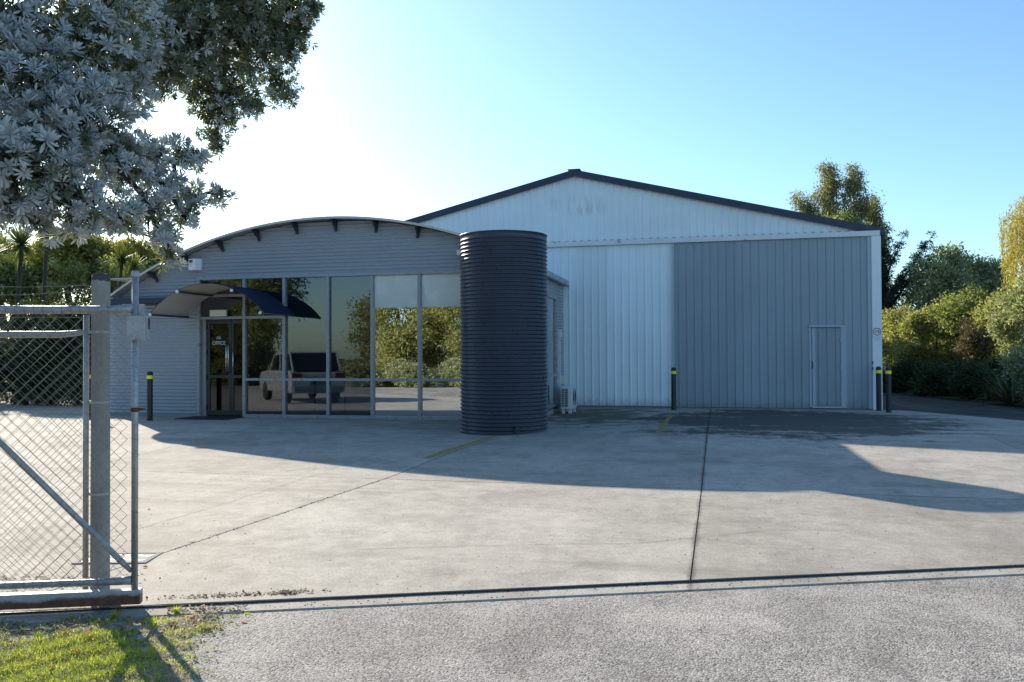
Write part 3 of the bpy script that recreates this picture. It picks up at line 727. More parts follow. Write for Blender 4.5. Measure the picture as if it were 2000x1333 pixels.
pane(-9.758, -8.882, .07, .785); pane(-9.758, -8.882, .84, 2.11); pane(-9.758, -8.882, 2.17, 2.966)
for i, (a, b) in enumerate(zip(E_[1:-1], E_[2:])):
    mm = 'film' if i >= 2 else 'glass'
    pane(a + .032, b - .032, .07, .785, mm)
    if i >= 2:
        pane(a + .032, b - .032, .84, 2.295, mm); pane(a + .032, b - .032, 2.295, 2.966, 'clear')
        MB().box(a + .03, b - .03, OY + .022, OY + .026, 2.29, 2.966).build('roller_blind', 'blind', of)
    else: pane(a + .032, b - .032, .84, 2.966, mm)
# entrance doors set back in the frame
DY = OY + .07
def leaf(x0, x1, nm):
    d = MB(); w = .055
    d.box(x0, x0 + w, DY, DY + .045, .03, 2.1); d.box(x1 - w, x1, DY, DY + .045, .03, 2.1)
    d.box(x0 + w, x1 - w, DY, DY + .045, 2.02, 2.1); d.box(x0 + w, x1 - w, DY, DY + .045, .03, .14); d.box(x0 + w, x1 - w, DY + .002, DY + .043, .84, .90)
    o = d.build(nm, 'darkframe', of, bevel=.003)
    MB().box(x0 + w, x1 - w, DY + .02, DY + .026, .90, 2.02).build('pane', 'doorglass', o)
    MB().box(x0 + w, x1 - w, DY + .02, DY + .026, .14, .84).build('pane', 'doorglass', o)
    return o
d1 = leaf(-10.74, -10.17, 'door'); d2 = leaf(-10.16, -9.83, 'side_door')
text_mesh('OFFICE', .115, 'door_lettering', 'letter', d1, (-10.475, DY + .016, 1.595), .001, .86)
mb = MB()
for (a, b, c, d) in ((-.055, .055, .13, .142), (-.055, -.043, .085, .13), (.043, .055, .085, .13), (-.03, .03, .09, .12)):
    mb.box(-10.475 + a, -10.475 + b, DY + .012, DY + .015, 1.595 + c, 1.595 + d)
mb.build('door_emblem', 'signgrey', d1)
for x in (-10.255, -10.205):
    MB().tube([(x, DY, .95), (x, DY - .05, .98), (x, DY - .05, 1.55), (x, DY, 1.58)], .011, 8).build('pull_handle', 'chrome', d1, smooth=True)
MB().tube([(-10.09, DY, .95), (-10.09, DY - .05, .98), (-10.09, DY - .05, 1.4), (-10.09, DY, 1.43)], .009, 8).build('pull_handle', 'chrome', d2, smooth=True)
for zz in (1.95, 1.4, .85, .2): MB().tube([(-10.755, DY - .012, zz - .05), (-10.755, DY - .012, zz + .05)], .014, 8).build('hinge', 'black', d1)
MB().box(-10.855, -10.765, DY - .03, DY + .05, .0, 2.108).build('door_jamb', 'frame', of)
MB().box(-10.2, -10.13, DY + .021, DY + .025, .45, .75).build('door_notice', 'signgrey', d1)
MB().box(-10.58, -10.18, OY - .10, OY - .052, 2.172, 2.31).build('exit_light_box', 'cream', of, bevel=.006)
# interior
MB().box(-13.5, OX1 - .06, OY + .3, 20.95, -.03, .006).build('interior_floor', 'carpet', of)
MB().box(-13.4, OX1 - .06, 20.4, 20.5, .0, 3.05).build('interior_wall', 'inwall', of)
MB().box(-13.3, OX1 - .06, OY + .065, 20.4, 3.05, 3.08).build('interior_ceiling', 'ceil', of)
MB().box(-11.0, -10.95, OY + .1, 20.4, .0, 3.05).build('interior_wall', 'inwall', of)
MB().box(-7.45, -7.37, 18.9, 20.4, .0, 3.05).build('interior_wall', 'inwall', of)
MB().box(-7.37, -6.75, 18.9, 18.98, .0, 3.05).build('interior_wall', 'inwall', of)
dk = thing('reception_desk', 'pale panelled reception desk behind the office glazing', 'desk', (-8.6, 17.9, .006))
MB().box(-9.7, -7.4, 17.75, 17.79, .05, .82).build('front_panel', 'desk', dk)
MB().box(-9.75, -7.35, 17.7, 18.35, .82, .86).build('counter_top', 'darkframe', dk)
MB().box(-9.7, -7.4, 17.78, 18.3, .006, .05).build('plinth', 'darkframe', dk)
for x in (-9.7, -8.95, -8.2, -7.44): MB().box(x, x + .04, 17.735, 18.3, .05, .819).build('divider', 'darkframe', dk)
# canopy over the entrance
cn = thing('entrance_canopy', 'curved corrugated canopy, navy on top and beige beneath, above the office door', 'canopy', (-9.93, OY, 2.1))
CR, CT, CX, CA = 1.67, 2.775, -9.93, .885
def cpt(a, r): return (CX + r * math.sin(a), CT - CR + r * math.cos(a))
CY0, CY1 = 14.97, OY - .012
nc = 110; top = MB(); und = MB()
for i in range(nc + 1):
    a = -CA + 2 * CA * i / nc; w = .006 * math.cos(2 * math.pi * a * CR / .038 * .5)
    for (mb, r) in ((top, CR + .008 + w), (und, CR - .002 + w)):
        for y in (CY0, CY1): q = cpt(a, r); mb.v.append((q[0], y, q[1]))
for mb in (top, und): mb.f = [(2 * i, 2 * i + 2, 2 * i + 3, 2 * i + 1) for i in range(nc)]
top.build('canopy_top', paint('canopy_top_navy', (.02, .03, .068), .75, 0, .15, 3, 0.0, .15), cn, smooth=True, fixn=False); und.build('canopy_underside', 'canopy_under', cn, smooth=True, fixn=False)
for a in (-CA + .02, -.385, .385, CA - .02):
    q = cpt(a, CR - .035)
    MB().tube([(q[0], CY0 - .03, q[1]), (q[0], CY1 + .02, q[1])], .02, 10).build('canopy_purlin', 'bracket', cn, smooth=True)
    MB().ball((q[0], CY0 - .045, q[1]), .033).build('purlin_end_cap', 'signwhite', cn, smooth=True)
# small things on the office front
al = thing('alarm_box', 'white alarm siren box with dark red lamp under the curved roof', 'alarm', (-10.94, OY - .01, 3.17))
mb = MB(); mb.prism([(-11.08, OY + .005), (-11.08, OY - .13), (-10.90, OY - .16), (-10.82, OY - .05), (-10.82, OY + .005)], 'z', 3.18, 3.43); mb.build('casing', 'plastic', al, bevel=.005)
MB().add([(-11.06, OY - .137, 3.34), (-10.965, OY - .153, 3.34), (-10.965, OY - .153, 3.405), (-11.06, OY - .137, 3.405), (-11.06, OY - .128, 3.34), (-10.965, OY - .145, 3.34), (-10.965, OY - .145, 3.405), (-11.06, OY - .128, 3.405)], [(0, 1, 2, 3), (7, 6, 5, 4), (0, 4, 5, 1), (1, 5, 6, 2), (2, 6, 7, 3), (3, 7, 4, 0)]).build('strobe_lens', 'redlens', al)
MB().tube([(-11.01, OY - .15, 3.31), (-11.01, OY - .138, 3.31)], .011, 8).build('keyhole', 'signblack', al)
sn = thing('motion_sensor', 'small cream motion sensor on the office wall beside the tank top', 'sensor', (-4.93, OY, 3.36))
MB().box(-4.99, -4.88, OY - .14, OY - .05, 3.31, 3.42).build('head', 'cream', sn, bevel=.01); MB().tube([(-4.9, OY - .08, 3.36), (-4.86, OY + .0, 3.36)], .014, 8).build('arm', 'plastic', sn)
mat_o = MB().box(-10.95, -9.75, 15.42, 16.1, .003, .018).build('door_mat', 'rubber'); tag(mat_o, 'black rubber mat on the concrete before the office door', 'mat')

# ------------------------------------------------------------------ water tank
TX, TY, TR = -3.78, 15.1, .80; TZ0 = -.09; TZ1 = 3.52
tk = thing('water_tank', 'tall dark navy corrugated steel water tank at the office corner', 'tank', (TX, TY, TZ0))
prof = [(TR * .99, TZ0)]; PT = .0712; n = int((TZ1 - .09 - TZ0) / PT)
for j in range(n * 10 + 1):
    z = TZ0 + .01 + j * PT / 10; w = math.cos(2 * math.pi * j / 10); prof.append((TR + .012 * (math.copysign(abs(w) ** .8, w)), z))
z = prof[-1][1]; prof += [(TR + .004, z + .01), (TR + .004, TZ1 - .02), (TR + .016, TZ1 - .014), (TR + .016, TZ1), (TR - .01, TZ1 + .004)]
MB().lathe(prof, (TX, TY, 0), 96).build('body', 'navytank', tk, smooth=True)
MB().lathe([(TR - .01, TZ1 + .002), (.3, TZ1 + .05), (.001, TZ1 + .06)], (TX, TY, 0), 48).build('lid', 'navytank', tk, smooth=True)
mb = MB(); a = R(-62); bx, by = TX + math.cos(a) * TR, TY + math.sin(a) * TR; ox, oy = math.cos(a), math.sin(a)
mb.tube([(bx, by, .03), (bx + ox * .10, by + oy * .10, .03)], .025, 8); mb.tube([(bx + ox * .08, by + oy * .08, .05), (bx + ox * .08, by + oy * .08, TZ0 + .01)], .018, 8); mb.box(bx + ox * .05 - .02, bx + ox * .05 + .05, by + oy * .06 - .01, by + oy * .06 + .01, .055, .07)
mb.build('outlet_valve', 'black', tk)
MB().lathe([(TR + .10, TZ0 - .06), (TR + .10, TZ0 + .004), (.01, TZ0 + .006)], (TX, TY, 0), 40).build('base_ring', 'joint', tk)

# ------------------------------------------------------------------ heat pump and conduit
ac = thing('heat_pump', 'white heat pump outdoor unit beside the office side wall', 'heat pump', (-3.40, 19.95, -.08))
AX0, AX1, AY0, AY1, AZ0, AZ1 = -3.525, -3.27, 19.6, 20.38, .02, .56
MB().box(AX0, AX1, AY0, AY1, AZ0, AZ1).build('casing', 'acwhite', ac, bevel=.012)
mb = MB()
mb.box(AX0 + .02, AX1 - .085, AY0 - .006, AY0 + .002, AZ0 + .05, AZ1 - .05); mb.build('coil_grille', 'grille', ac)
mb = MB()
for i in range(9): z = AZ0 + .06 + i * .052; mb.box(AX0 + .018, AX1 - .083, AY0 - .011, AY0 - .004, z, z + .007)
mb.box((AX0 + AX1) / 2 - .045, (AX0 + AX1) / 2 - .035, AY0 - .012, AY0 - .004, AZ0 + .05, AZ1 - .05)
mb.build('grille_bars', 'acwhite', ac)
mb = MB()
for r in (.06, .11, .16, .21): mb.lathe([(r - .004, 0), (r + .004, 0), (r + .004, .008), (r - .004, .008)], (0, 0, 0), 24)
mb.v = [(AX1 + p[2], 20.02 + p[0], .29 + p[1]) for p in mb.v]; mb.build('fan_guard', 'grille', ac)
for (x, y) in ((AX0 + .05, AY0 + .1), (AX1 - .05, AY0 + .1), (AX0 + .05, AY1 - .1), (AX1 - .05, AY1 - .1)):
    MB().box(x - .035, x + .035, y - .05, y + .05, -.11, AZ0 + .001).build('foot', 'acwhite', ac, bevel=.006)
cdt = thing('pipe_duct', 'white pipe duct running up the office side wall to a cap', 'duct', (OX1 + .06, 20.55, .05))
MB().box(OX1 + .01, OX1 + .075, 20.22, 20.30, .06, 1.72).build('trunking', 'acwhite', cdt, bevel=.006)
MB().box(OX1 + .005, OX1 + .10, 20.19, 20.33, 1.72, 1.92).build('inlet_cap', 'acwhite', cdt, bevel=.01)
tag(MB().box(OX1 + .01, OX1 + .13, 20.55, 20.70, .58, .78).build('isolator_switch', 'cream', bevel=.01), 'small beige isolator box above the heat pump', 'switch box')

# ------------------------------------------------------------------ bollards
def make_bollard():
    b = thing('bollard', 'x', 'bollard', (0, 0, 0), 'black bollards with yellow bands')
    MB().lathe([(.075, -.02), (.075, .006), (.058, .008), (.058, .855)], n=24).build('post', 'black', b, smooth=False)
    MB().lathe([(.0605, .855), (.0605, .925)], n=24).build('reflective_band', 'yellow', b)
    MB().lathe([(.058, .925), (.060, .93), (.060, .975), (.050, .995), (.025, 1.008), (.001, 1.01)], n=24).build('cap', 'black', b, smooth=True)
    return b
bo = make_bollard()
spots = [((-11.27, 15.05), 'black bollard with yellow band before the left corrugated office wall'),
         ((-.93, 20.3), 'black bollard with yellow band where the white door meets the grey door'),
         ((3.66, 20.62), 'left one of the two black bollards at the warehouse corner, against white trim'),
         ((3.77, 20.1), 'right one of the two black bollards at the warehouse corner, against dark bushes'),
         ((-12.86, 15.2), 'black bollard with yellow band half hidden behind the concrete gate post')]
for i, ((x, y), lab) in enumerate(spots):
    b = bo if i == 0 else copy_tree(bo)
    b.location = (x, y, g(x, y)); b['label'] = lab
# ------------------------------------------------------------------ speed sign
sg = thing('speed_sign', 'white speed limit sign reading 15 in a red ring on the corner trim', 'sign', (3.685, WY - .16, 1.58))
MB().box(3.592, 3.788, WY - .163, WY - .157, 1.58, 1.905).build('plate', 'signwhite', sg)
mb = MB(); mb.lathe([(.072, 0), (.088, 0), (.088, .002), (.072, .002)], (0, 0, 0), 36); mb.v = [(3.688 + p[0], WY - .1645 - p[2], 1.81 + p[1]) for p in mb.v]; mb.build('red_ring', 'signred', sg)
text_mesh('15', .10, 'number', 'signblack', sg, (3.688, WY - .1655, 1.808), .001, 1.1)
mb = MB()
for (a, b, z) in ((3.61, 3.66, 1.675), (3.67, 3.75, 1.675), (3.64, 3.74, 1.63)): mb.box(a, b, WY - .165, WY - .1635, z, z + .014)
mb.build('small_print', 'signgrey', sg)

# ------------------------------------------------------------------ sliding gate, post, fixed fence
def chain(name, s0, s1, z0, z1, off, parent, p=.080, r=.0015, clip=None):
    # woven zig-zag wires, four-sided, as one part
    V = []; F = []; nw = int((s1 - s0) / (p / 2)); nk = int((z1 - z0) / (p / 2)); zz = np.arange(nk + 1) * (p / 2) + z0
    u = np.array(GU); n = np.array(GN); base = np.array(GP); up = np.array((0, 0, 1.0)); cnt = 0
    for i in range(nw):
        k = np.arange(nk + 1); s = s0 + (i + (k + i) % 2) * (p / 2); d = off + np.where((k + i) % 2 == 0, -.002, .002)
        pts = base + np.outer(s, u) + np.outer(d, n) + np.outer(zz, up) + RNG.normal(0, .0012, (nk + 1, 3))
        ring = np.stack([pts + r * (u * a + n * b) for a, b in ((1.25, 0), (0, 1), (-1.25, 0), (0, -1))], 1)
        V.append(ring.reshape(-1, 3)); j = np.arange(nk)[:, None] * 4 + cnt
        for q in range(4): F.append(np.concatenate([j + q, j + (q + 1) % 4, j + 4 + (q + 1) % 4, j + 4 + q], 1))
        cnt += 4 * (nk + 1)
    o = npmesh(name, np.concatenate(V), np.concatenate(F), 'wire', parent); o['kind'] = 'stuff'; return o
def barbed(name, pts, parent):
    mb = MB(); mb.tube(pts, .0022, 4)
    for a, b in zip(pts[:-1], pts[1:]):
        L = (b - a).length
        for i in range(int(L / .11)):
            q = a + (b - a) * ((i + .5) * .11 / L)
            for k in range(2):
                d = Vector((random.uniform(-.4, .4), random.uniform(-1, 1), random.uniform(-1, 1))).normalized() * .016; mb.tube([q - d, q + d], .0015, 3)
    mb.build(name, 'wire', parent)
Z3 = Vector((0, 0, 1))
gt = thing('sliding_gate', 'galvanised chain-link sliding gate with rusty bottom beam, slid open at left', 'gate', tuple(gl(-.4, 0, -.26)))
GL = -3.6
MB().obox(gl((GL + .06) / 2, 0, -.2025), GU, GN, Z3, (.06 - GL) / 2, .03, .0455).build('bottom_beam', 'beam', gt, bevel=.004)
MB().tube([gl(GL, 0, -.105), gl(-.16, 0, -.105), gl(-.06, 0, -.103), gl(0, 0, -.10)], [.0225, .0225, .026, .03], 12).build('bottom_rail', 'galv', gt, smooth=True)
MB().tube([gl(GL, 0, 1.624), gl(-.16, 0, 1.624), gl(-.08, 0, 1.628), gl(0.0, 0, 1.63)], [.0265, .0265, .029, .034], 12).build('top_rail', 'galv', gt, smooth=True)
MB().tube([gl(.018, 0, -.158), gl(.018, 0, 1.845)], .0205, 14).build('upright', 'galv', gt, smooth=True)
MB().lathe([(.0225, 1.835), (.0225, 1.862), (.018, 1.873), (.001, 1.878)], tuple(gl(.018)), 14).build('upright_cap', 'galv', gt, smooth=True)
MB().tube([gl(GL, 0, -.158), gl(GL, 0, 1.845)], .0205, 10).build('upright', 'galv', gt, smooth=True)
MB().tube([gl(-1.8, 0, -.158), gl(-1.8, 0, 1.62)], .0205, 10).build('upright', 'galv', gt, smooth=True)
MB().tube([gl(.0, -.002, -.045), gl(-.06, -.002, .02), gl(-1.52, -.002, 1.575), gl(-1.55, -.002, 1.61)], [.013, .019, .019, .013], 12).build('diagonal_brace', 'galv', gt, smooth=True)
MB().obox(gl(.055, .012, 1.625), GU, GN, Z3, .018, .02, .034).build('top_bracket', 'galv', gt, bevel=.003)
lb = MB().obox(gl(.036, -.022, 1.508), GU, GN, Z3, .056, .03, .079).build('lock_box', 'galv', gt, bevel=.006)
MB().obox(gl(.098, -.018, 1.51), GU, GN, Z3, .007, .024, .07).build('lock_box_lid', 'galv', lb)
MB().tube([gl(.108, -.02, 1.50), gl(.108, -.02, 1.57)], .006, 6).build('lock_pin', 'rust', lb)
mb = MB().tube([gl(.018, 0, .972), gl(.018, 0, 1.0)], .026, 12); mb.tube([gl(.03, 0, .986), gl(.085, -.01, .990)], [.012, .003], 6); mb.build('latch', 'rust', gt)
chain('chain_link_mesh', GL + .02, .018, -.12, 1.625, -.028, gt)
mb = MB()
for i in range(26):
    s = -.04 - i * .055
    for z, r in ((-.105, .0245), (1.624, .0285)):
        c = gl(s, 0, z); mb.tube([c + GN * (r * math.cos(t)) * 1.0 + Z3 * (r * math.sin(t)) + GU * (.012 * t / 6.28) for t in [i * math.pi / 5 for i in range(10)]], .0016, 3)
for i in range(18):
    z = -.05 + i * .093
    c = gl(.018, 0, z); mb.tube([c + GN * (.0225 * math.cos(t)) + GU * (.0225 * math.sin(t)) + Z3 * (.022 * t / 6.28) for t in [i * math.pi / 5 for i in range(10)]], .0016, 3)
mb.build('lacing_wire', 'wire', gt)['kind'] = 'stuff'
for off, (za, zb) in ((.0, (1.79, 1.80)),):
    pass
mb = MB(); q = gl(-.9, 0, 0)
# concrete post
PO = .30; ps = -.290
pp = thing('concrete_post', 'round grey concrete gate post with dark weathered top', 'post', tuple(gl(ps, PO, -.27)))
pc = gl(ps, PO)
MB().lathe([(.0605, -.30), (.060, .4), (.0585, 1.2), (.0575, 1.845), (.058, 1.85), (.055, 1.872), (.03, 1.884), (.001, 1.886)], (pc.x, pc.y, 0), 24).build('shaft', 'post', pp, smooth=True)
for z in (1.02, .41, 1.49):
    MB().lathe([(.0595, z - .007), (.0615, z - .007), (.0615, z + .007), (.0595, z + .007)], (pc.x, pc.y, 0), 20).build('strap', 'galv', pp)
# fixed fence behind
fe = thing('chain_link_fence', 'fixed chain-link fence panel with top rail left of the concrete post', 'fence', tuple(gl(-.6, PO, -.26)))
MB().tube([gl(-.382, PO, -.26), gl(-.382, PO, 1.605)], .0185, 12).build('end_pole', 'galv', fe, smooth=True)
for z in (1.02, .41, 1.49):
    MB().obox(gl(-.352, PO - .0, z), GU, GN, Z3, .045, .008, .011).build('pole_clip', 'galv', fe)
MB().tube([gl(-4.2, PO, 1.474), gl(-.55, PO, 1.474), gl(-.45, PO, 1.482), gl(-.39, PO, 1.492)], [.023, .023, .02, .017], 12).build('top_rail', 'galv', fe, smooth=True)
chain('chain_link_mesh', -4.2, -.38, -.22, 1.58, PO - .026, fe, .080)
MB().tube([gl(-4.2, PO - .02, 1.582), gl(-.38, PO - .02, 1.588)], .0022, 4).build('top_wire', 'wire', fe)
for (z0, z1, z2) in ((1.80, 1.785, 1.80), (1.725, 1.735, 1.765)):
    barbed('barbed_wire', [gl(-4.2, PO - .03, z0 - .02), gl(-1.6, PO - .04, z0), gl(-.75, PO - .06, z1), gl(-.3, PO - .07, z2)], fe)
for s in (-2.4, -4.2):
    c = gl(s, PO); MB().lathe([(.0575, -.30), (.0575, 1.85), (.001, 1.88)], (c.x, c.y, 0), 16).build('line_post', 'post', fe, smooth=True)

# ------------------------------------------------------------------ drain grate
dgc = Vector((-4.53, 5.68, 0)); dgc.z = g(dgc.x, dgc.y) - .001
dg = thing('drain_grate', 'rectangular steel drain grate let into the concrete near the gate', 'drain', tuple(dgc))
U2 = Vector((1, .26, 0)).normalized(); N2 = Vector((-U2.y, U2.x, 0))
hx, hy = .26, .15
for (cu, cv, a, b) in ((0, hy, hx + .02, .02), (0, -hy, hx + .02, .02), (hx, 0, .02, hy - .02), (-hx, 0, .02, hy - .02)):
    MB().obox(dgc + U2 * cu + N2 * cv, U2, N2, Z3, a, b, .008).build('frame', 'post', dg)
MB().obox(dgc, U2, N2, Z3, hx - .02, hy - .02, .0012).build('sump', 'rubber', dg)
for i in range(6): MB().obox(dgc + N2 * (-.105 + i * .042) + Z3 * .001, U2, N2, Z3, hx - .021, .0065, .005).build('bar', 'galv', dg)

# ------------------------------------------------------------------ placing helpers for things in the open
def ray(px, py): return _fw * FPX + _rt * (px - 1000) - _up * (py - 666.5)
def at(px, py, d): return Vector((0, 0, EYE)) + ray(px, py) * (d / FPX)
def atz(px, py, z):
    r = ray(px, py); return Vector((0, 0, EYE)) + r * ((z - EYE) / r.z)
def unit(v): return v / np.maximum(1e-9, np.linalg.norm(v, axis=-1, keepdims=True))
def rnd_dir(n): return unit(RNG.normal(size=(n, 3)))
def frames(ax):
    t = RNG.normal(size=ax.shape); a = unit(t - ax * (t * ax).sum(1, keepdims=True)); return a, np.cross(ax, a)
def kites(P, axis, nrm_hint, L, Wd, fold=.0):
    # leaf kites: base P, along axis, width Wd; 4 verts, one quad each
    side = unit(np.cross(axis, nrm_hint)); n = np.cross(side, axis)
    L = np.asarray(L).reshape(-1, 1); Wd = np.asarray(Wd).reshape(-1, 1)
    mid = P + axis * L * .45 + n * L * fold
    V = np.stack([P, mid - side * Wd * .5, P + axis * L, mid + side * Wd * .5], 1).reshape(-1, 3)
    F = np.arange(len(P) * 4).reshape(-1, 4); return V, F
def in_lobes(lobes, n, lo=.35, squash=1.0):
    lobes = np.asarray(lobes, float); w = (lobes[:, 3] * lobes[:, 4] * lobes[:, 5]) ** (2 / 3); w /= w.sum()
    i = RNG.choice(len(lobes), n, p=w); d = rnd_dir(n); r = (lo + (1 - lo) * RNG.random(n) ** .6)[:, None]
    return lobes[i, :3] + d * lobes[i, 3:6] * r, d, i
def sub_lobes(c, rx, ry, rz, n, k=.36, low=-.6):
    out = []
    while len(out) < n:
        d = rnd_dir(1)[0]
        if d[2] < low: continue
        q = .55 + .38 * RNG.random(); s = k * (.7 + .6 * RNG.random())
        out.append((c[0] + d[0] * rx * q, c[1] + d[1] * ry * q, c[2] + d[2] * rz * q, rx * s, ry * s, rz * s * .85))
    return out
def foliage(name, lobes, nclump, per, sig, ls, asp, mat, parent, up=.25, droop=0.0, lo=.35):
    C, d, _ = in_lobes(lobes, nclump, lo); n = nclump * per
    P = np.repeat(C, per, 0) + RNG.normal(0, sig, (n, 3)) * (1, 1, .8); dd = np.repeat(d, per, 0)
    ax = unit(dd * .5 + RNG.normal(size=(n, 3)) * .8 + np.array((0, 0, -droop))); nh = unit(RNG.normal(size=(n, 3)) * .7 + dd * .5 + np.array((0, 0, up)))
    L = ls * (.6 + .8 * RNG.random(n)); V, F = kites(P, ax, nh, L, L * asp, .06)
    return npmesh(name, V, F, mat, parent)
def limbs(mb, base, top, r0, r1, targets, rb=.35):
    base = Vector(base); top = Vector(top); n = 6; pts = []; 
    for i in range(n + 1):
        t = i / n; j = Vector((random.uniform(-1, 1), random.uniform(-1, 1), 0)) * (.04 * (top - base).length * math.sin(math.pi * t)); pts.append(base.lerp(top, t) + j)
    mb.tube(pts, [r0 + (r1 - r0) * i / n for i in range(n + 1)], 8)
    for t in targets:
        t = Vector(t); k = random.randint(2, n); s = pts[k]; mid = s.lerp(t, .5) + Vector((random.uniform(-.1, .1), random.uniform(-.1, .1), random.uniform(0, .15))) * (t - s).length
        rr = (r0 + (r1 - r0) * k / n) * rb; mb.tube([s, mid, t], [rr, rr * .6, rr * .2], 5)
def tree(name, label, base, c, rad, mat, nl=22, nclump=500, per=26, sig=.14, ls=.13, asp=.45, r0=.16, group=None, cat='tree', k=.36, low=-.6, droop=0.0, bark='bark', lo=.35):
    t = thing(name, label, cat, tuple(base), group)
    lb = sub_lobes(c, *rad, nl, k, low)
    mb = MB(); limbs(mb, base, (c[0], c[1], c[2] + rad[2] * .35), r0, r0 * .3, [l[:3] for l in lb[::2]])
    mb.build('trunk', bark, t, smooth=True)
    foliage('crown', lb, nclump, per, sig, ls, asp, mat, t, droop=droop, lo=lo)
    return t
def shrub(label, base, c, rad, mat, group=None, **kw):
    kw = dict(dict(nl=20, nclump=420, per=24, sig=.11, ls=.10, asp=.5, r0=.06, cat='shrub', low=-.9), **kw)
    return tree('shrub', label, base, c, rad, mat, group=group, **kw)

# ------------------------------------------------------------------ trees and shrubs to the right of the warehouse
EU = 'eucalyptus trees behind the warehouse'
for (x, y, top, r, lab) in ((5.0, 50, 10.2, 1.45, 'leftmost slender eucalyptus rising above the warehouse roof'), (6.3, 50.4, 11.9, 1.4, 'tallest eucalyptus with a pointed crown above the warehouse roof'),
                            (7.7, 50.2, 11.6, 1.4, 'second eucalyptus from the right above the warehouse roof'), (8.75, 51, 9.9, 1.15, 'rightmost eucalyptus leaning over the roof corner')):
    h = top * .33
    t = thing('eucalyptus_tree', lab, 'tree', (x, y, -.05), EU)
    lb = []
    for i in range(26):
        q = i / 25; z = top * (.42 + .56 * q); rr = r * (1.05 - .8 * q ** 1.8); a = random.uniform(0, 6.28); o = rr * random.uniform(.3, .95)
        lb.append((x + o * math.cos(a), y + o * math.sin(a), z, .42 * (1.2 - .5 * q), .42 * (1.2 - .5 * q), .55))
    mb = MB(); limbs(mb, (x, y, -.05), (x, y, top * .93), .16, .03, [l[:3] for l in lb[::2]], .4); mb.build('trunk', 'bark', t, smooth=True)
    foliage('crown', lb, 640, 26, .17, .17, .3, 'leaf_euc', t, droop=.8)
tree('conifer_tree', 'bushy green tree half hidden behind the right roof slope', (5.6, 47.5, -.05), (5.5, 47.5, 6.6), (1.2, 1.2, 2.0), 'leaf_green', nclump=420, ls=.17, sig=.2, low=-.3)
tree('conifer_tree', 'bushy green tree close behind the warehouse roof corner', (7.4, 47.8, -.05), (7.3, 47.8, 6.6), (1.25, 1.2, 2.0), 'leaf_green', nclump=420, ls=.17, sig=.2, low=-.3)
# dark cypress with sweeping branches
cy = thing('cypress_tree', 'dark cypress with upswept branches right of the warehouse corner', 'tree', (7.55, 45, -.05))
lb = []; mb = MB(); KS = 1.25; b0 = Vector((7.5, 45, 0)); mb.tube([b0, (7.5, 45, 2.2), (7.62, 45.1, 5.4)], [.26, .18, .07], 8)
for (z0, tx, tz) in ((1.6, 7.9, 3.9), (2.2, 8.1, 5.0), (2.6, 8.35, 5.9), (3.0, 7.3, 5.95), (3.5, 6.9, 6.4), (1.2, 7.4, 3.0), (2.9, 5.1, 5.0), (3.6, 6.2, 6.3), (.9, 6.9, 2.4), (2.0, 7.2, 4.4)):
    s = Vector((7.5, 45, (z0 - EYE) * KS + EYE)); e = Vector((tx * KS, 45 + random.uniform(-1.2, .6), (tz - EYE) * KS + EYE)); mid = s.lerp(e, .55) + Vector((0, 0, -.22)); mb.tube([s, mid, e], [.07, .045, .01], 5)
    for i in range(14):
        q = .25 + .75 * i / 13; p = (s.lerp(mid, q / .55) if q < .55 else mid.lerp(e, (q - .55) / .45)); r = .42 * (1.1 - q * .85); lb.append((p.x, p.y, p.z + .02, r, r * 1.3, r * .5))
mb.build('trunk', 'twig', cy, smooth=True)
foliage('crown', lb, 1100, 20, .085, .19, .22, 'leaf_pine', cy, up=.1, lo=.1)
BR = 'broadleaf bushes along the right of the driveway'
def bsh(px, py, Y, rad, mat, lab, **kw):
    r = ray(px, py); c = Vector((0, 0, EYE)) + r * (Y / r.y)
    return shrub(lab, (c.x, c.y, -.05), tuple(c), rad, mat, BR, **kw)
bsh(1762, 668, 42.5, (1.15, 1.1, 1.7), 'leaf_olive', 'olive bush right beside the white corner trim', nclump=620, ls=.13, sig=.14)
bsh(1850, 575, 44, (1.65, 1.4, 2.6), 'leaf_grey', 'tall grey-green bush behind the olive ones, left of the willow', nclump=900, ls=.15, sig=.17)
bsh(1925, 585, 45, (1.45, 1.3, 2.4), 'leaf_grey', 'grey-green bush just left of the willow', nclump=760, ls=.15, sig=.17)
bsh(1828, 672, 38.5, (1.35, 1.2, 1.7), 'leaf_olive', 'rounded olive bush second from the warehouse corner', nclump=800, ls=.12, sig=.13)
bsh(1905, 645, 37.5, (1.3, 1.2, 1.75), 'leaf_green', 'light green bush in the middle of the right-hand shrubbery', nclump=780, ls=.12, sig=.13)
bsh(1958, 665, 34.5, (1.0, 1.0, 1.6), 'leaf_olive', 'olive bush in front of the willow above the flax', nclump=640, ls=.11, sig=.13)
bsh(1900, 672, 34.0, (.55, .5, .8), 'leaf_red', 'small reddish shrub among the green bushes', nclump=200, ls=.10)
bsh(2018, 640, 29.5, (1.15, 1.0, 1.9), 'leaf_grey', 'silvery bush cut off by the right edge of the photo', nclump=760, ls=.10)
bsh(1770, 742, 31.0, (.75, .6, .62), 'leaf_shade', 'low shaded bush behind the two corner bollards', nclump=380)
bsh(1845, 745, 28.5, (.9, .6, .62), 'leaf_shade', 'low shaded bush in the middle of the driveway edge', nclump=420)
bsh(1930, 748, 26.2, (.8, .6, .65), 'leaf_shade', 'low shaded bush right behind the flax', nclump=420)
bsh(2040, 735, 23.0, (.7, .6, .8), 'leaf_grey', 'shaded grey bush at the far right behind the flax', nclump=420, ls=.08)
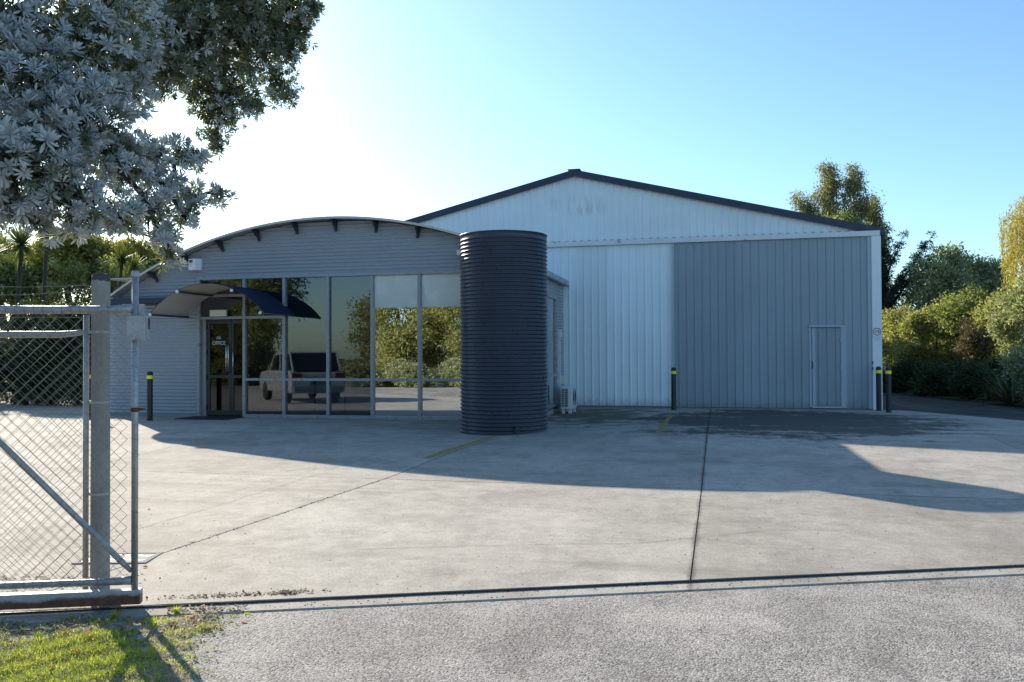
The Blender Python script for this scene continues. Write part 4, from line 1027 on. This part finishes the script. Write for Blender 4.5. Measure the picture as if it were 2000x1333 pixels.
# willow with hanging shoots
wl = thing('willow_tree', 'golden weeping willow at the right edge of the photo', 'tree', (13.2, 35, -.05))
mb = MB(); c0 = Vector((13.2, 35, 0)); tgt = []
NS = 1150; P = []; AX = []
for i in range(NS):
    a = random.uniform(0, 6.28); rr = 2.55 * math.sqrt(random.random()); x = c0.x + rr * math.cos(a) * 1.0; y = c0.y + rr * math.sin(a); ztop = 7.9 - .22 * rr * rr + random.uniform(-.5, .25)
    if random.random() < .35: ztop -= random.uniform(.3, 2)
    Ls = random.uniform(.8, 2.9) if rr > 1.2 else random.uniform(.6, 1.6); lean = random.uniform(-.06, .06)
    m = int(Ls / .035); t = np.arange(m) * .035
    P.append(np.stack([x + lean * t + .05 * np.sin(t * 3 + a), y + .04 * np.cos(t * 2.5 + a), ztop - t], 1))
    if i % 6 == 0: tgt.append((x, y, ztop))
P = np.concatenate(P); P = P + RNG.normal(0, .03, P.shape); n = len(P)
ax = unit(RNG.normal(size=(n, 3)) * .45 + np.array((0, 0, -1.0))); L = .12 * (.6 + .7 * RNG.random(n)); V, F = kites(P, ax, rnd_dir(n), L, L * .26)
npmesh('crown', V, F, 'leaf_willow', wl)
limbs(mb, c0, (13.2, 35, 6.5), .3, .08, tgt, .2); mb.build('trunk', 'bark', wl, smooth=True)
# flax clumps
def flax(x, y, n, L, lab):
    t = thing('flax_plant', lab, 'plant', (x, y, -.04), 'flax clumps beside the driveway'); V = []; F = []; k = 0
    for i in range(n):
        a = random.uniform(0, 6.28); el = random.uniform(.25, 1.25); ln = L * random.uniform(.6, 1.15); w = random.uniform(.025, .05); d = Vector((math.cos(a), math.sin(a), 0)); s = Vector((-d.y, d.x, 0))
        p = Vector((x, y, -.03)) + d * random.uniform(0, .15); 
        for j in range(6):
            q = j / 5; ww = w * (1 - q ** 2) * .5 + .002; e2 = el - 1.3 * q ** 2 * (.4 + .6 * random.random() * 0 + .4)
            V += [tuple(p - s * ww), tuple(p + s * ww + Vector((0, 0, .006)))]; p = p + (d * math.cos(e2) + Z3 * math.sin(e2)) * (ln / 5)
        for j in range(5): F.append((k + 2 * j, k + 2 * j + 1, k + 2 * j + 3, k + 2 * j + 2))
        k += 12
    npmesh('leaves', V, F, 'leaf_flax', t); 
    MB().lathe([(.14, 0), (.10, .12), (.03, .2)], (x, y, -.05), 10).build('crown_base', 'twig', t)
flax(7.55, 24.3, 130, 1.5, 'sprawling flax clump farthest along the driveway edge')
flax(7.95, 22.9, 150, 1.7, 'largest dark flax clump near the right edge of the photo')
flax(8.3, 21.4, 130, 1.5, 'flax clump nearest the camera, cut by the right edge')
tag(sheet('planting_bed', [(5.75, 30), (7.9, 20.5), (40, 20.5), (40, 60)], lambda x, y: -.02 + .03 * math.sin(x * 2) * math.sin(y * 1.7), 30, 30, 'moss_ground'), kind='structure')

# ------------------------------------------------------------------ left background: hedge, cabbage trees, tall trees
for i, (px, Y, h) in enumerate(((-35, 19.6, 2.35), (30, 19.4, 2.45), (95, 19.5, 2.4), (150, 19.2, 2.45), (205, 19.8, 2.5), (-110, 19.4, 2.5), (-190, 18.6, 2.5))):  # last two are out of view, added to cast shadow into the yard
    r = ray(px, 700); c = r * (Y / r.y)
    lab = ['leafy hedge shrub at the left edge behind the fence', 'second hedge shrub from the left behind the chain-link', 'third hedge shrub from the left behind the chain-link', 'hedge shrub seen just left of the concrete post', 'hedge shrub against the rounded office corner', 'unseen hedge shrub added for its shadow just outside the left edge', 'unseen hedge shrub added for its shadow farthest out to the left'][i]
    shrub(lab, (c.x, c.y, -.05), (c.x, c.y, h * .5), (1.05, .8, h * .62), 'leaf_shade', 'hedge shrubs behind the fence', nclump=520, ls=.09)
LT = 'tall trees behind the left hedge'
for i, (px, top, Y, rx, mat) in enumerate(((-40, 455, 40, 2.6, 'leaf_olive'), (85, 470, 41, 2.1, 'leaf_olive'), (140, 455, 39, 2.2, 'leaf_yellow'), (200, 462, 40, 2.0, 'leaf_olive'), (262, 480, 40, 2.0, 'leaf_yellow'), (318, 492, 41, 1.8, 'leaf_olive'), (25, 500, 38, 1.8, 'leaf_green'), (375, 505, 43, 2.0, 'leaf_olive'))):
    r = ray(px, top); c = Vector((0, 0, EYE)) + r * (Y / r.y); zt = c.z
    lab = ['tall leafy tree at the left edge behind the cabbage tree', 'olive tree with dark trunk just right of the cabbage tree', 'yellowing tree above the left half of the gate', 'olive tree behind the top of the concrete post', 'yellowing tree right of the concrete post top', 'olive tree meeting the left end of the curved roof', 'green bushy tree low behind the cabbage tree', 'olive tree mostly hidden behind the curved office roof'][i]
    tree('tall_tree', lab, (c.x, c.y, -.05), (c.x, c.y, zt - 1.75), (rx, 1.6, 1.75), mat, nl=26, nclump=520, per=26, sig=.22, ls=.2, asp=.5, r0=.22, group=LT, low=-.5, k=.36)
for i in range(9):
    px = -30 + i * 40 + random.uniform(-12, 12); r = ray(px, 600); Y = random.uniform(36, 42); c = r * (Y / r.y); mb = MB()
    mb.tube([(c.x, c.y, -.05), (c.x + random.uniform(-.3, .3), c.y, 2.5), (c.x + random.uniform(-.7, .7), c.y, 5.8)], [.2, .15, .06], 7)
    tt = thing('bare_trunk', ['bare dark trunk behind the gate, %s' % w for w in ('at the far left edge', 'left of the cabbage tree stem', 'right beside the cabbage tree stem', 'under the first yellowing tree', 'left of the middle gap of sky', 'right of the middle gap of sky', 'just left of the concrete post', 'right of the concrete post', 'before the curved roof end')][i], 'tree', (c.x, c.y, -.05), 'bare trunks behind the gate')
    mb.build('trunk', 'twig', tt, smooth=True)
    lb = [(c.x + random.uniform(-1, 1), c.y + random.uniform(-.6, .6), random.uniform(4.2, 6), .5, .5, .4) for _ in range(5)]
    foliage('crown', lb, 70, 22, .16, .17, .4, 'leaf_olive', tt)
def cabbage(base, heads, lab):
    t = thing('cabbage_tree', lab, 'tree', tuple(base), 'cabbage trees behind the fence'); mb = MB(); V = []; F = []; k = 0; b = Vector(base)
    for (h, R0, n) in heads:
        h = Vector(h); m = b.lerp(h, .5) + Vector((-.25, 0, 0)); mb.tube([b, m, h], [.10, .08, .07], 7)
        for i in range(n):
            d = Vector(rnd_dir(1)[0]); d.z = d.z * .9 + .12; d.normalize(); s = d.cross(Z3).normalized(); ln = R0 * random.uniform(.75, 1.1); w = .045; p = h.copy(); dd = d.copy()
            for j in range(5):
                q = j / 4; ww = w * (1 - q ** 1.5) * .5 + .003; V += [tuple(p - s * ww), tuple(p + s * ww)]; p = p + dd * (ln / 4); dd = (dd + Vector((0, 0, -.22 * q * (1.2 - d.z)))).normalized()
            for j in range(4): F.append((k + 2 * j, k + 2 * j + 1, k + 2 * j + 3, k + 2 * j + 2))
            k += 10
    mb.build('trunk', 'twig', t, smooth=True); npmesh('leaf_heads', V, F, 'leaf_cab', t)
def atY(px, py, Y): r = ray(px, py); return Vector((0, 0, EYE)) + r * (Y / r.y)
b = atY(48, 700, 25); b.z = -.05
cabbage(b, ((atY(42, 478, 25), 1.05, 260), (atY(-20, 500, 25), .9, 180)), 'spiky cabbage tree with big tufted heads at the left edge')
b = atY(98, 700, 29); b.z = -.05
cabbage(b, ((atY(92, 446, 29), .95, 200),), 'cabbage tree with a single tuft right of the biggest one')
b = atY(236, 700, 33); b.z = -.05
cabbage(b, ((atY(238, 506, 33), .9, 220), (atY(262, 520, 33), .7, 140)), 'cabbage tree with round tufts left of the curved roof')
# distant shelter belt closing the horizon
V = []; n = 26000
xs = RNG.uniform(-160, 170, n); hh = 3.6 + 1.2 * np.sin(xs * .23) + .8 * np.sin(xs * .61 + 1); P = np.stack([xs, 92 + RNG.normal(0, 2.5, n), RNG.random(n) ** .7 * hh], 1)
L = RNG.uniform(.5, 1.0, n); V, F = kites(P, rnd_dir(n), rnd_dir(n), L, L * .6); o = npmesh('far_shelter_belt', V, F, 'leaf_green')
tag(o, 'far-off belt of dark trees along the horizon behind the buildings', 'trees', kind='stuff')

# ------------------------------------------------------------------ the silver tree hanging over the gate
st = thing('silver_leaved_tree', 'large silvery tree with rosettes of leaves overhanging the top left', 'tree', (-7.3, 5.0, -.25))
def rosettes(name, lobes, dens, leaf, mat, parent, nl=15, lo=.45):
    Cs = []; Ds = []
    for (c, r) in lobes:
        n = max(6, int(dens * r * r + 55 * r * dens / 500)); d = rnd_dir(n); q = (lo + (1 - lo) * RNG.random(n) ** .7)[:, None]
        Cs.append(np.array(c) + d * r * q * np.array((1, 1, .85)) + RNG.normal(0, .04, (n, 3))); Ds.append(d)
    C = np.concatenate(Cs); D = unit(np.concatenate(Ds) + np.array((0, 0, .35)) + RNG.normal(size=(len(C), 3)) * .45); n = len(C)
    a, b = frames(D); V = []; F = []; off = 0; sc = leaf * (.6 + .8 * RNG.random(n))
    for k in range(nl):
        ring = k / nl; ph = k * 2.399 + RNG.random(n) * .5; el = 1.25 - 1.25 * ring + RNG.normal(0, .12, n)
        ax = unit(D * np.sin(el)[:, None] + (a * np.cos(ph)[:, None] + b * np.sin(ph)[:, None]) * np.cos(el)[:, None])
        L = sc * (.55 + .45 * ring) * (.85 + .3 * RNG.random(n)); base = C - D * (ring * leaf * .45)[:, None] if np.ndim(ring) else C - D * (ring * leaf * .5)
        side = unit(np.cross(ax, D)); nn = np.cross(side, ax); Lc = L[:, None]; w = Lc * .115
        p0 = base + ax * Lc * .08; m1 = base + ax * Lc * .48; m2 = base + ax * Lc * .84 + nn * Lc * .04; tip = base + ax * Lc + nn * Lc * .06
        Vk = np.stack([p0, m1 - side * w, m2 - side * w * .72, tip, m2 + side * w * .72, m1 + side * w, m1 - nn * w * .35], 1).reshape(-1, 3); V.append(Vk)
        i = np.arange(n)[:, None] * 7 + off
        F += [np.concatenate([i, i + 1, i + 6], 1), np.concatenate([i, i + 6, i + 5], 1), np.concatenate([i + 1, i + 2, i + 6], 1), np.concatenate([i + 6, i + 4, i + 5], 1), np.concatenate([i + 2, i + 4, i + 6], 1), np.concatenate([i + 2, i + 3, i + 4], 1)]
        off += n * 7
    return npmesh(name, np.concatenate(V), np.concatenate(F), mat, parent), C, D
near = [(30, 40, 6.6, .62), (55, 190, 6.1, .55), (35, 320, 5.7, .36), (150, 90, 6.6, .62), (160, 240, 6.3, .42), (115, 370, 5.9, .27), (225, 320, 6.5, .30), (215, 165, 7, .40), (290, 415, 6.7, .22), (230, 420, 6.2, .20), (150, 420, 6.0, .20),
        (320, 365, 7, .20), (375, 385, 7.2, .13), (425, 376, 7.3, .085), (325, 470, 6.8, .13), (300, 305, 7, .16), (350, 300, 7.3, .14), (20, 400, 5.8, .16), (255, 300, 6.8, .2), (330, 500, 6.9, .08), (90, 280, 5.9, .35), (385, 310, 7.3, .08), (360, 420, 7.0, .12), (70, 430, 5.9, .10), (-60, 150, 6.2, .7), (-80, 350, 5.8, .5), (200, 30, 6.8, .55)]
far = [(330, 60, 9.6, .62), (440, 50, 10, .62), (530, 30, 10.3, .45), (590, 22, 10.5, .22), (515, 105, 10.3, .42), (455, 175, 10, .32), (440, 225, 10, .22), (415, 265, 10, .14), (550, 175, 10.3, .22), (385, 130, 9.8, .42), (265, 60, 9.2, .7), (480, -20, 10, .8), (340, -40, 9.5, .9), (300, 130, 9.3, .42), (570, 95, 10.4, .16), (400, 200, 9.9, .25), (610, 10, 10.5, .12), (575, 60, 10.4, .2), (425, 285, 10, .07), (495, 205, 10.1, .16)]
nearL = [(tuple(at(a, b, c)), r) for a, b, c, r in near]; farL = [(tuple(at(a, b, c)), r) for a, b, c, r in far]
_, C1, D1 = rosettes('crown', [l for l, q in zip(nearL, near) if q[1] > 150], 560, .08, 'leaf_silver', st, 26, .55)
rosettes('crown', [l for l, q in zip(nearL, near) if q[1] <= 150], 300, .078, 'leaf_silver', st, 20, .6)
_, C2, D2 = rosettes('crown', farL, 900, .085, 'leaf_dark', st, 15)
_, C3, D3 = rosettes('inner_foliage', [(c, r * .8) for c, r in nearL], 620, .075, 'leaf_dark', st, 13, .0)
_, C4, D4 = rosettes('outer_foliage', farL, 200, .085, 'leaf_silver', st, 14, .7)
mb = MB(); tb = Vector((-7.3, 5.0, -.3)); mb.tube([tb, (-7.35, 5.3, 1.4), (-7.2, 5.8, 2.9), (-7.0, 6.4, 4.4), (-6.6, 7.4, 6.0)], [.22, .18, .16, .13, .07], 10)
mb.build('trunk', 'bark', st, smooth=True)
br = MB(); J1 = Vector((-7.2, 5.8, 2.9)); J2 = Vector((-7.0, 6.4, 4.4)); J3 = Vector((-7.1, 6.1, 3.7))
for L_, J in ((nearL, J1), (farL, J2)):
    for (c, r) in L_:
        c = Vector(c); bigger = [Vector(q) for q, r2 in L_ if r2 > r * 1.15 and (Vector(q) - c).length > .05]
        if r > .5 or not bigger: s = J if random.random() < .5 else J3
        else: s = min(bigger, key=lambda q: (q - c).length)
        k = (c - s).length; w1, w2 = [Vector((random.uniform(-1, 1), random.uniform(-1, 1), random.uniform(-.3, 1))) * k * .10 for _ in range(2)]; R1 = .010 + .05 * r
        br.tube([s, s.lerp(c, .33) + w1, s.lerp(c, .66) + w2, c], [R1 * 1.5, R1 * 1.2, R1, R1 * .4], 6)
        for i in range(int(10 + 40 * r)):
            d = Vector(rnd_dir(1)[0]) * r * random.uniform(.5, .95); br.tube([c + d * .05, c + d * .5 + Vector((0, 0, random.uniform(-.04, .04))), c + d], [.008, .006, .003], 4)
br.build('branches', 'twig', st, smooth=True)

# ------------------------------------------------------------------ grass verge with soil, weeds and leaves
def vn(x, y, f, s): return .5 + .5 * math.sin(x * f * 1.3 + s) * math.sin(y * f * 1.1 + s * 1.7) * .6 + .4 * .5 * math.sin((x + y) * f * 2.3 + s * .3)
def xb(y): return float(np.interp(y, [1.0, 2.0, 3.67, 4.23, 4.45, 4.75], [-1.5, -1.85, -2.42, -2.66, -2.62, -2.72])) + .05 * math.sin(y * 17) + .03 * math.sin(y * 41 + 1)
def vz(x, y):
    d = xb(y) - x; b = min(1, max(0, d / .5)); return g(x, gate_y(x)) - .052 + .030 * b + b * (.010 * math.sin(x * 9 + y * 5) + .008 * math.sin(x * 23 - y * 17) + .005 * math.sin(x * 51 + y * 43))
vp = MB(); nx, ny = 150, 70
for j in range(ny + 1):
    for i in range(nx + 1):
        u = (i / nx) ** .8; s = -8.0 + 9.3 * u; off = -.178 - 3.4 * (j / ny) ** 1.2; p = gl(s, off); vp.v.append((p.x, p.y, vz(p.x, p.y)))
for j in range(ny):
    for i in range(nx): q = j * (nx + 1) + i; vp.f.append((q, q + nx + 1, q + nx + 2, q + 1))
verge = tag(vp.build('verge_soil', 'soil', smooth=True, fixn=False), kind='structure')
def gpt(px, py): return atz(px, py, -.31)
dense = [(gpt(110, 1275), .22, 1.0), (gpt(40, 1300), .25, .7), (gpt(215, 1250), .13, .6), (gpt(205, 1222), .10, .8), (gpt(330, 1220), .12, .8), (gpt(470, 1207), .11, .9), (gpt(280, 1222), .07, .8), (gpt(200, 1310), .22, .55), (gpt(270, 1280), .15, .5), (gpt(390, 1240), .12, .35), (gpt(60, 1220), .2, .4), (gpt(380, 1300), .15, .3), (gpt(100, 1330), .3, .8)]
tuft = [(gpt(300, 1228), .085, 60), (gpt(225, 1215), .07, 50), (gpt(140, 1218), .05, 40), (gpt(235, 1268), .07, 50), (gpt(250, 1290), .06, 45), (gpt(480, 1205), .05, 60), (gpt(455, 1212), .045, 50), (gpt(75, 1250), .06, 40), (gpt(345, 1206), .06, 40)]
BV = []; BF = []; cnt = 0
def blade(x, y, z, h, lean, w):
    global cnt
    a = random.uniform(0, 6.28); d = Vector((math.cos(a), math.sin(a), 0)); s = Vector((-d.y, d.x, 0)) * (w / 2); p = Vector((x, y, z - .004)); m = p + d * (h * lean * .4) + Z3 * (h * .6); t = p + d * (h * lean) + Z3 * (h * (1 - .3 * lean))
    BV.extend((tuple(p - s), tuple(p + s), tuple(m + s * .7), tuple(m - s * .7), tuple(t + s * .1), tuple(t - s * .1))); BF.extend(((cnt, cnt + 1, cnt + 2, cnt + 3), (cnt + 3, cnt + 2, cnt + 4, cnt + 5))); cnt += 6
for _ in range(120000):
    s = random.uniform(-2.6, 1.3); off = -.2 - 2.0 * random.random() ** 1.2; p = gl(s, off)
    if p.x > xb(p.y) - .02: continue
    de = .02 + .10 * vn(p.x, p.y, 5, 2) + .10 * (vn(p.x, p.y, 11, 5) > .6)
    if off < -.75: de += .25 * (vn(p.x, p.y, 4, 1) > .45)
    for (c, r, k) in dense: de += k * math.exp(-((p.x - c.x) ** 2 + (p.y - c.y) ** 2) / (r * r))
    edge = min(1, (xb(p.y) - p.x) / .25)
    if off > -.42: de *= .35
    if random.random() > de * (.35 + .65 * edge): continue
    blade(p.x, p.y, vz(p.x, p.y), random.uniform(.012, .034) * (.8 + .5 * min(1, de)), random.uniform(.3, 1.4), random.uniform(.0025, .0045))
for (c, r, n) in tuft:
    for i in range(n):
        a = random.uniform(0, 6.28); q = r * .3 * random.random(); blade(c.x + q * math.cos(a), c.y + q * math.sin(a), vz(c.x, c.y), random.uniform(.5, 1.0) * r, random.uniform(.4, 1.3), .005)
gr = npmesh('grass', BV, BF, 'grass'); tag(gr, 'short patchy grass on the verge before the gate', 'grass', kind='stuff')
# clover-like flat leaves
n = 7000; P = []
while len(P) < n:
    s = random.uniform(-2.6, 1.25); off = -.2 - 2.0 * random.random() ** 1.2; p = gl(s, off)
    if p.x < xb(p.y) - .05 and random.random() < (.15 + .85 * (vn(p.x, p.y, 7, 3) > .5)): P.append((p.x, p.y, vz(p.x, p.y) + random.uniform(.002, .02)))
P = np.array(P); ax = unit(RNG.normal(size=(n, 3)) * (1, 1, .35)); nh = unit(RNG.normal(size=(n, 3)) * .35 + np.array((0, 0, 1.0))); L = RNG.uniform(.008, .02, n)
V, F = kites(P, ax, nh, L, L * .75); tag(npmesh('ground_cover', V, F, 'clover'), 'small-leaved green weeds between the grass on the verge', 'weeds', kind='stuff')
# brown litter: verge, kerb crumbs and the bed behind the gate
P = []
for _ in range(4200):
    s = random.uniform(-2.4, 1.25); off = -.19 - 1.7 * random.random() ** 1.3; p = gl(s, off)
    if p.x < xb(p.y) + .05: P.append((p.x, p.y, vz(p.x, p.y) + .006))
for _ in range(1100):
    c = gl(-1.35 + random.gauss(0, .45), PO + .22 + abs(random.gauss(0, .14))); P.append((c.x, c.y, g(c.x, c.y) + .004 + random.random() * .03))
for _ in range(420):
    c = gl(random.gauss(.62, .28) if random.random() < .7 else random.gauss(.95, .06), .10 + abs(random.gauss(0, .03))); P.append((c.x, c.y, g(c.x, c.y) + .004))
for _ in range(220):
    c = gl(random.uniform(.25, .72), -.04 - random.random() * .13); P.append((c.x, c.y, g(c.x, c.y) - .013))
P = np.array(P); n = len(P); ax = unit(RNG.normal(size=(n, 3)) * (1, 1, .5)); nh = unit(RNG.normal(size=(n, 3)) * .6 + np.array((0, 0, 1.0))); L = RNG.uniform(.008, .032, n)
V, F = kites(P, ax, nh, L, L * .55, .12); tag(npmesh('leaf_litter', V, F, 'litter'), 'dry brown leaf litter on the verge and by the gate', 'litter', kind='stuff')
# orange fallen leaves, each one by itself
def leafmesh(sd):
    rr = random.Random(sd); mb = MB(); mb.v = [(0, 0, 0)]
    m = 12
    for i in range(m):
        a = 2 * math.pi * i / m; r = .5 * (1 + .25 * math.cos(a) + .12 * math.cos(5 * a) + rr.uniform(-.06, .06)); mb.v.append((r * math.cos(a), .72 * r * math.sin(a), .12 + .32 * (r * math.sin(a)) ** 2 * 2 + rr.uniform(-.03, .05)))
    mb.v[0] = (0, 0, .04)
    mb.f = [(0, 1 + i, 1 + (i + 1) % m) for i in range(m)]
    return mb
LM = []
for k in range(3):
    o = leafmesh(k).build('fallen_leaf', 'fallen', smooth=True); LM.append(o)
first = {0: LM[0], 1: LM[1], 2: LM[2]}; used = set()
LP = [(71, 1232), (94, 1222), (161, 1214), (172, 1246), (179, 1262), (190, 1286), (125, 1258), (221, 1222), (230, 1204), (126, 1243), (64, 1300), (196, 1206), (317, 1244), (280, 1222), (336, 1232), (374, 1220), (388, 1205), (387, 1222), (397, 1194), (476, 1220), (100, 1318), (240, 1236), (150, 1290), (20, 1262), (330, 1205), (282, 1107), (292, 999), (240, 1084), (430, 1201)]
for i, (px, py) in enumerate(LP):
    yard_leaf = py < 1150; p = atz(px, py, -.245 if yard_leaf else -.30); p.z = (g(p.x, p.y) + .002) if yard_leaf else vz(p.x, p.y) + .006
    o = LM[i % 3] if i < 3 else None
    if o is None: o = LM[i % 3].copy(); COL.objects.link(o)
    o.location = p; s = random.uniform(.026, .046); o.scale = (s, s, s); o.rotation_euler = (random.uniform(-.4, .4), random.uniform(-.4, .4), random.uniform(0, 6.28))
    tag(o, 'small orange fallen leaf lying on the concrete beside the drain' if yard_leaf else 'small curled orange fallen leaf on the grass verge', 'leaf', 'fallen leaves on the concrete' if yard_leaf else 'fallen leaves on the verge')
# loose stones on the road and crumbs on the yard
def stones(name, P, smin, smax, mat, label):
    P = np.array(P); n = len(P); s = RNG.uniform(smin, smax, n) ; base = np.array([(1, 0, 0), (-1, 0, 0), (0, 1, 0), (0, -1, 0), (0, 0, 1), (0, 0, -1)], float)
    V = base[None] * s[:, None, None] * RNG.uniform(.6, 1.2, (n, 6, 1)) * np.array((1, 1, .6)); a = RNG.random(n) * 6.28; c, d = np.cos(a)[:, None], np.sin(a)[:, None]
    X = V[:, :, 0] * c - V[:, :, 1] * d; Y = V[:, :, 0] * d + V[:, :, 1] * c; V = np.stack([X, Y, V[:, :, 2]], 2) + P[:, None]
    T = np.array([(0, 2, 4), (2, 1, 4), (1, 3, 4), (3, 0, 4), (2, 0, 5), (1, 2, 5), (3, 1, 5), (0, 3, 5)]); F = (T[None] + np.arange(n)[:, None, None] * 6).reshape(-1, 3)
    tag(npmesh(name, V.reshape(-1, 3), F, mat), label, 'stones', kind='stuff')
P = []
while len(P) < 22000:
    y = 1.4 + 6.2 * random.random() ** 1.25; x = random.uniform(-3.0, 5.5)
    p = Vector((x, y, 0)); d = (p - GP).dot(GN)
    if d > -.185 or x < xb(y) - .15: continue
    P.append((x, y, roadz(x, y) + .0005))
stones('road_stones', P, .002, .006, 'stone', 'loose pale chips of stone on the road surface')
P = []
for _ in range(1500):
    x = random.uniform(-7, 6); y = random.uniform(4.6, 15); 
    if y > gate_y(x) + .05: P.append((x, y, g(x, y) + .001))
for _ in range(500):
    s = random.uniform(-.2, 7); c = gl(s, -.012 - .14 * random.random() ** 3); P.append((c.x, c.y, g(c.x, c.y) - .016))
for _ in range(700):
    y = random.uniform(6.0, 13.6); x = XJ[4][0](y) + random.gauss(0, .018); P.append((x, y, g(x, y) + .001))
stones('yard_grit', P, .002, .0085, 'crumb', 'dark grit and crumbs scattered over the concrete yard')

# ------------------------------------------------------------------ across the road, seen only in the window reflections
src = []
for (rad, mat, nc, ls) in (((2.3, 2.0, 2.2), 'leaf_olive', 620, .17), ((2.0, 1.8, 2.6), 'leaf_green', 620, .17)):
    pass
RT = 'roadside trees across the road from the office'
proto = tree('roadside_tree', 'bushy roadside tree across the road, reflected in the office windows', (-12.5, -9.5, -.3), (-12.5, -9.5, 2.6), (2.3, 1.9, 2.9), 'leaf_olive', nl=34, nclump=1300, per=28, sig=.2, ls=.16, r0=.2, group=RT, low=-.95)
for (x, y) in ((-8.6, -10.2), (-16.2, -9.3), (-25.5, -9.0), (-30, -8.4), (-5.0, -12), (-34, -6), (4, -13.5), (12, -14)):
    copy_tree(proto, loc=(x, y, -.3))
RS = 'roadside shrubs across the road from the office'
sp = shrub('low roadside shrub across the road, reflected in the office windows', (-9.5, -6.8, -.3), (-9.5, -6.8, .35), (1.1, .8, .75), 'leaf_grey', RS, nclump=300, ls=.12)
for (x, y) in ((-11.8, -7.2), (-7.4, -7.4), (-14.5, -6.9), (-17.5, -7.3), (-21, -7.0), (-5.5, -8.2)): copy_tree(sp, loc=(x, y, -.3))
tall = tree('roadside_tree', 'tall roadside tree across the road, reflected in the office windows', (-27, -14, -.3), (-27, -14, 6.5), (3.2, 2.6, 4.0), 'leaf_grey', nl=30, nclump=800, per=26, sig=.25, ls=.2, r0=.3, group=RT, low=-.7)
for (x, y) in ((-13.2, -17), (-33, -13)): copy_tree(tall, loc=(x, y, -.3))
shed = thing('white_shed', 'pale metal shed across the road, reflected in the office windows', 'shed', (-2, -27, -.4))
MB().box(-10, 8, -34, -27, -.4, 4.6).build('wall', 'gable', shed)
MB().prism([(-10.3, 4.55), (8.3, 4.55), (-1, 6.2)], 'y', -34.2, -26.8).build('roof', 'navy', shed)
# parked car, left of the frame
car = thing('parked_car', 'silver station wagon parked left of the yard, reflected in the office windows', 'car', (-13.8, 6.1, g(-13.8, 6.1)))
z0 = g(-13.8, 6.1); cz = z0
body = [(-2.3, .45), (-2.32, .75), (-2.2, .98), (-1.2, 1.05), (1.9, 1.08), (2.28, .98), (2.32, .6), (2.25, .35), (-2.2, .32)]
cab = [(-1.15, 1.04), (-.45, 1.60), (.1, 1.68), (1.7, 1.66), (2.12, 1.08)]
def place(mb):
    a = R(48); out = []
    for (x, y, z) in mb.v: out.append((-13.8 + x * math.cos(a) - y * math.sin(a), 6.1 + x * math.sin(a) + y * math.cos(a), cz + z))
    mb.v = out; return mb
place(MB().prism(body, 'y', -.88, .88)).build('body', 'carpaint', car, bevel=.07)
place(MB().prism(cab, 'y', -.74, .74)).build('cabin', 'carglass', car, bevel=.04)
place(MB().prism([(-.5, 1.59), (.1, 1.69), (1.72, 1.67), (1.75, 1.63), (-.42, 1.57)], 'y', -.76, .76)).build('roof', 'carpaint', car, bevel=.02)
for y in (-.755, .755):
    for (xa, xb2) in ((-1.15, -.45), (.35, .40), (1.25, 1.30), (2.12, 1.70)):
        zt = 1.60 if xa == -1.15 else 1.66
        place(MB().tube([(xa, y, 1.05), (xb2, y, zt)], .035, 6)).build('pillar', 'carpaint', car)
    place(MB().obox((2.27, y * .92, .9), Vector((1, 0, 0)), Vector((0, 1, 0)), Z3, .06, .16, .10)).build('tail_lamp', 'tail', car)
    for x in (-1.4, 1.4):
        w = MB().lathe([(.05, -.1), (.30, -.1), (.34, -.06), (.34, .06), (.30, .1), (.05, .1)], n=24); w.v = [(x + p[0], y * 1.05 + p[2], .34 + p[1]) for p in w.v]; w = place(w).build('wheel', 'rubber', car, smooth=True)
place(MB().box(2.31, 2.335, -.26, .26, .62, .74)).build('number_plate', 'signblack', car)
place(MB().box(2.2, 2.40, -.8, .8, .38, .56)).build('bumper', 'grille', car, bevel=.03)
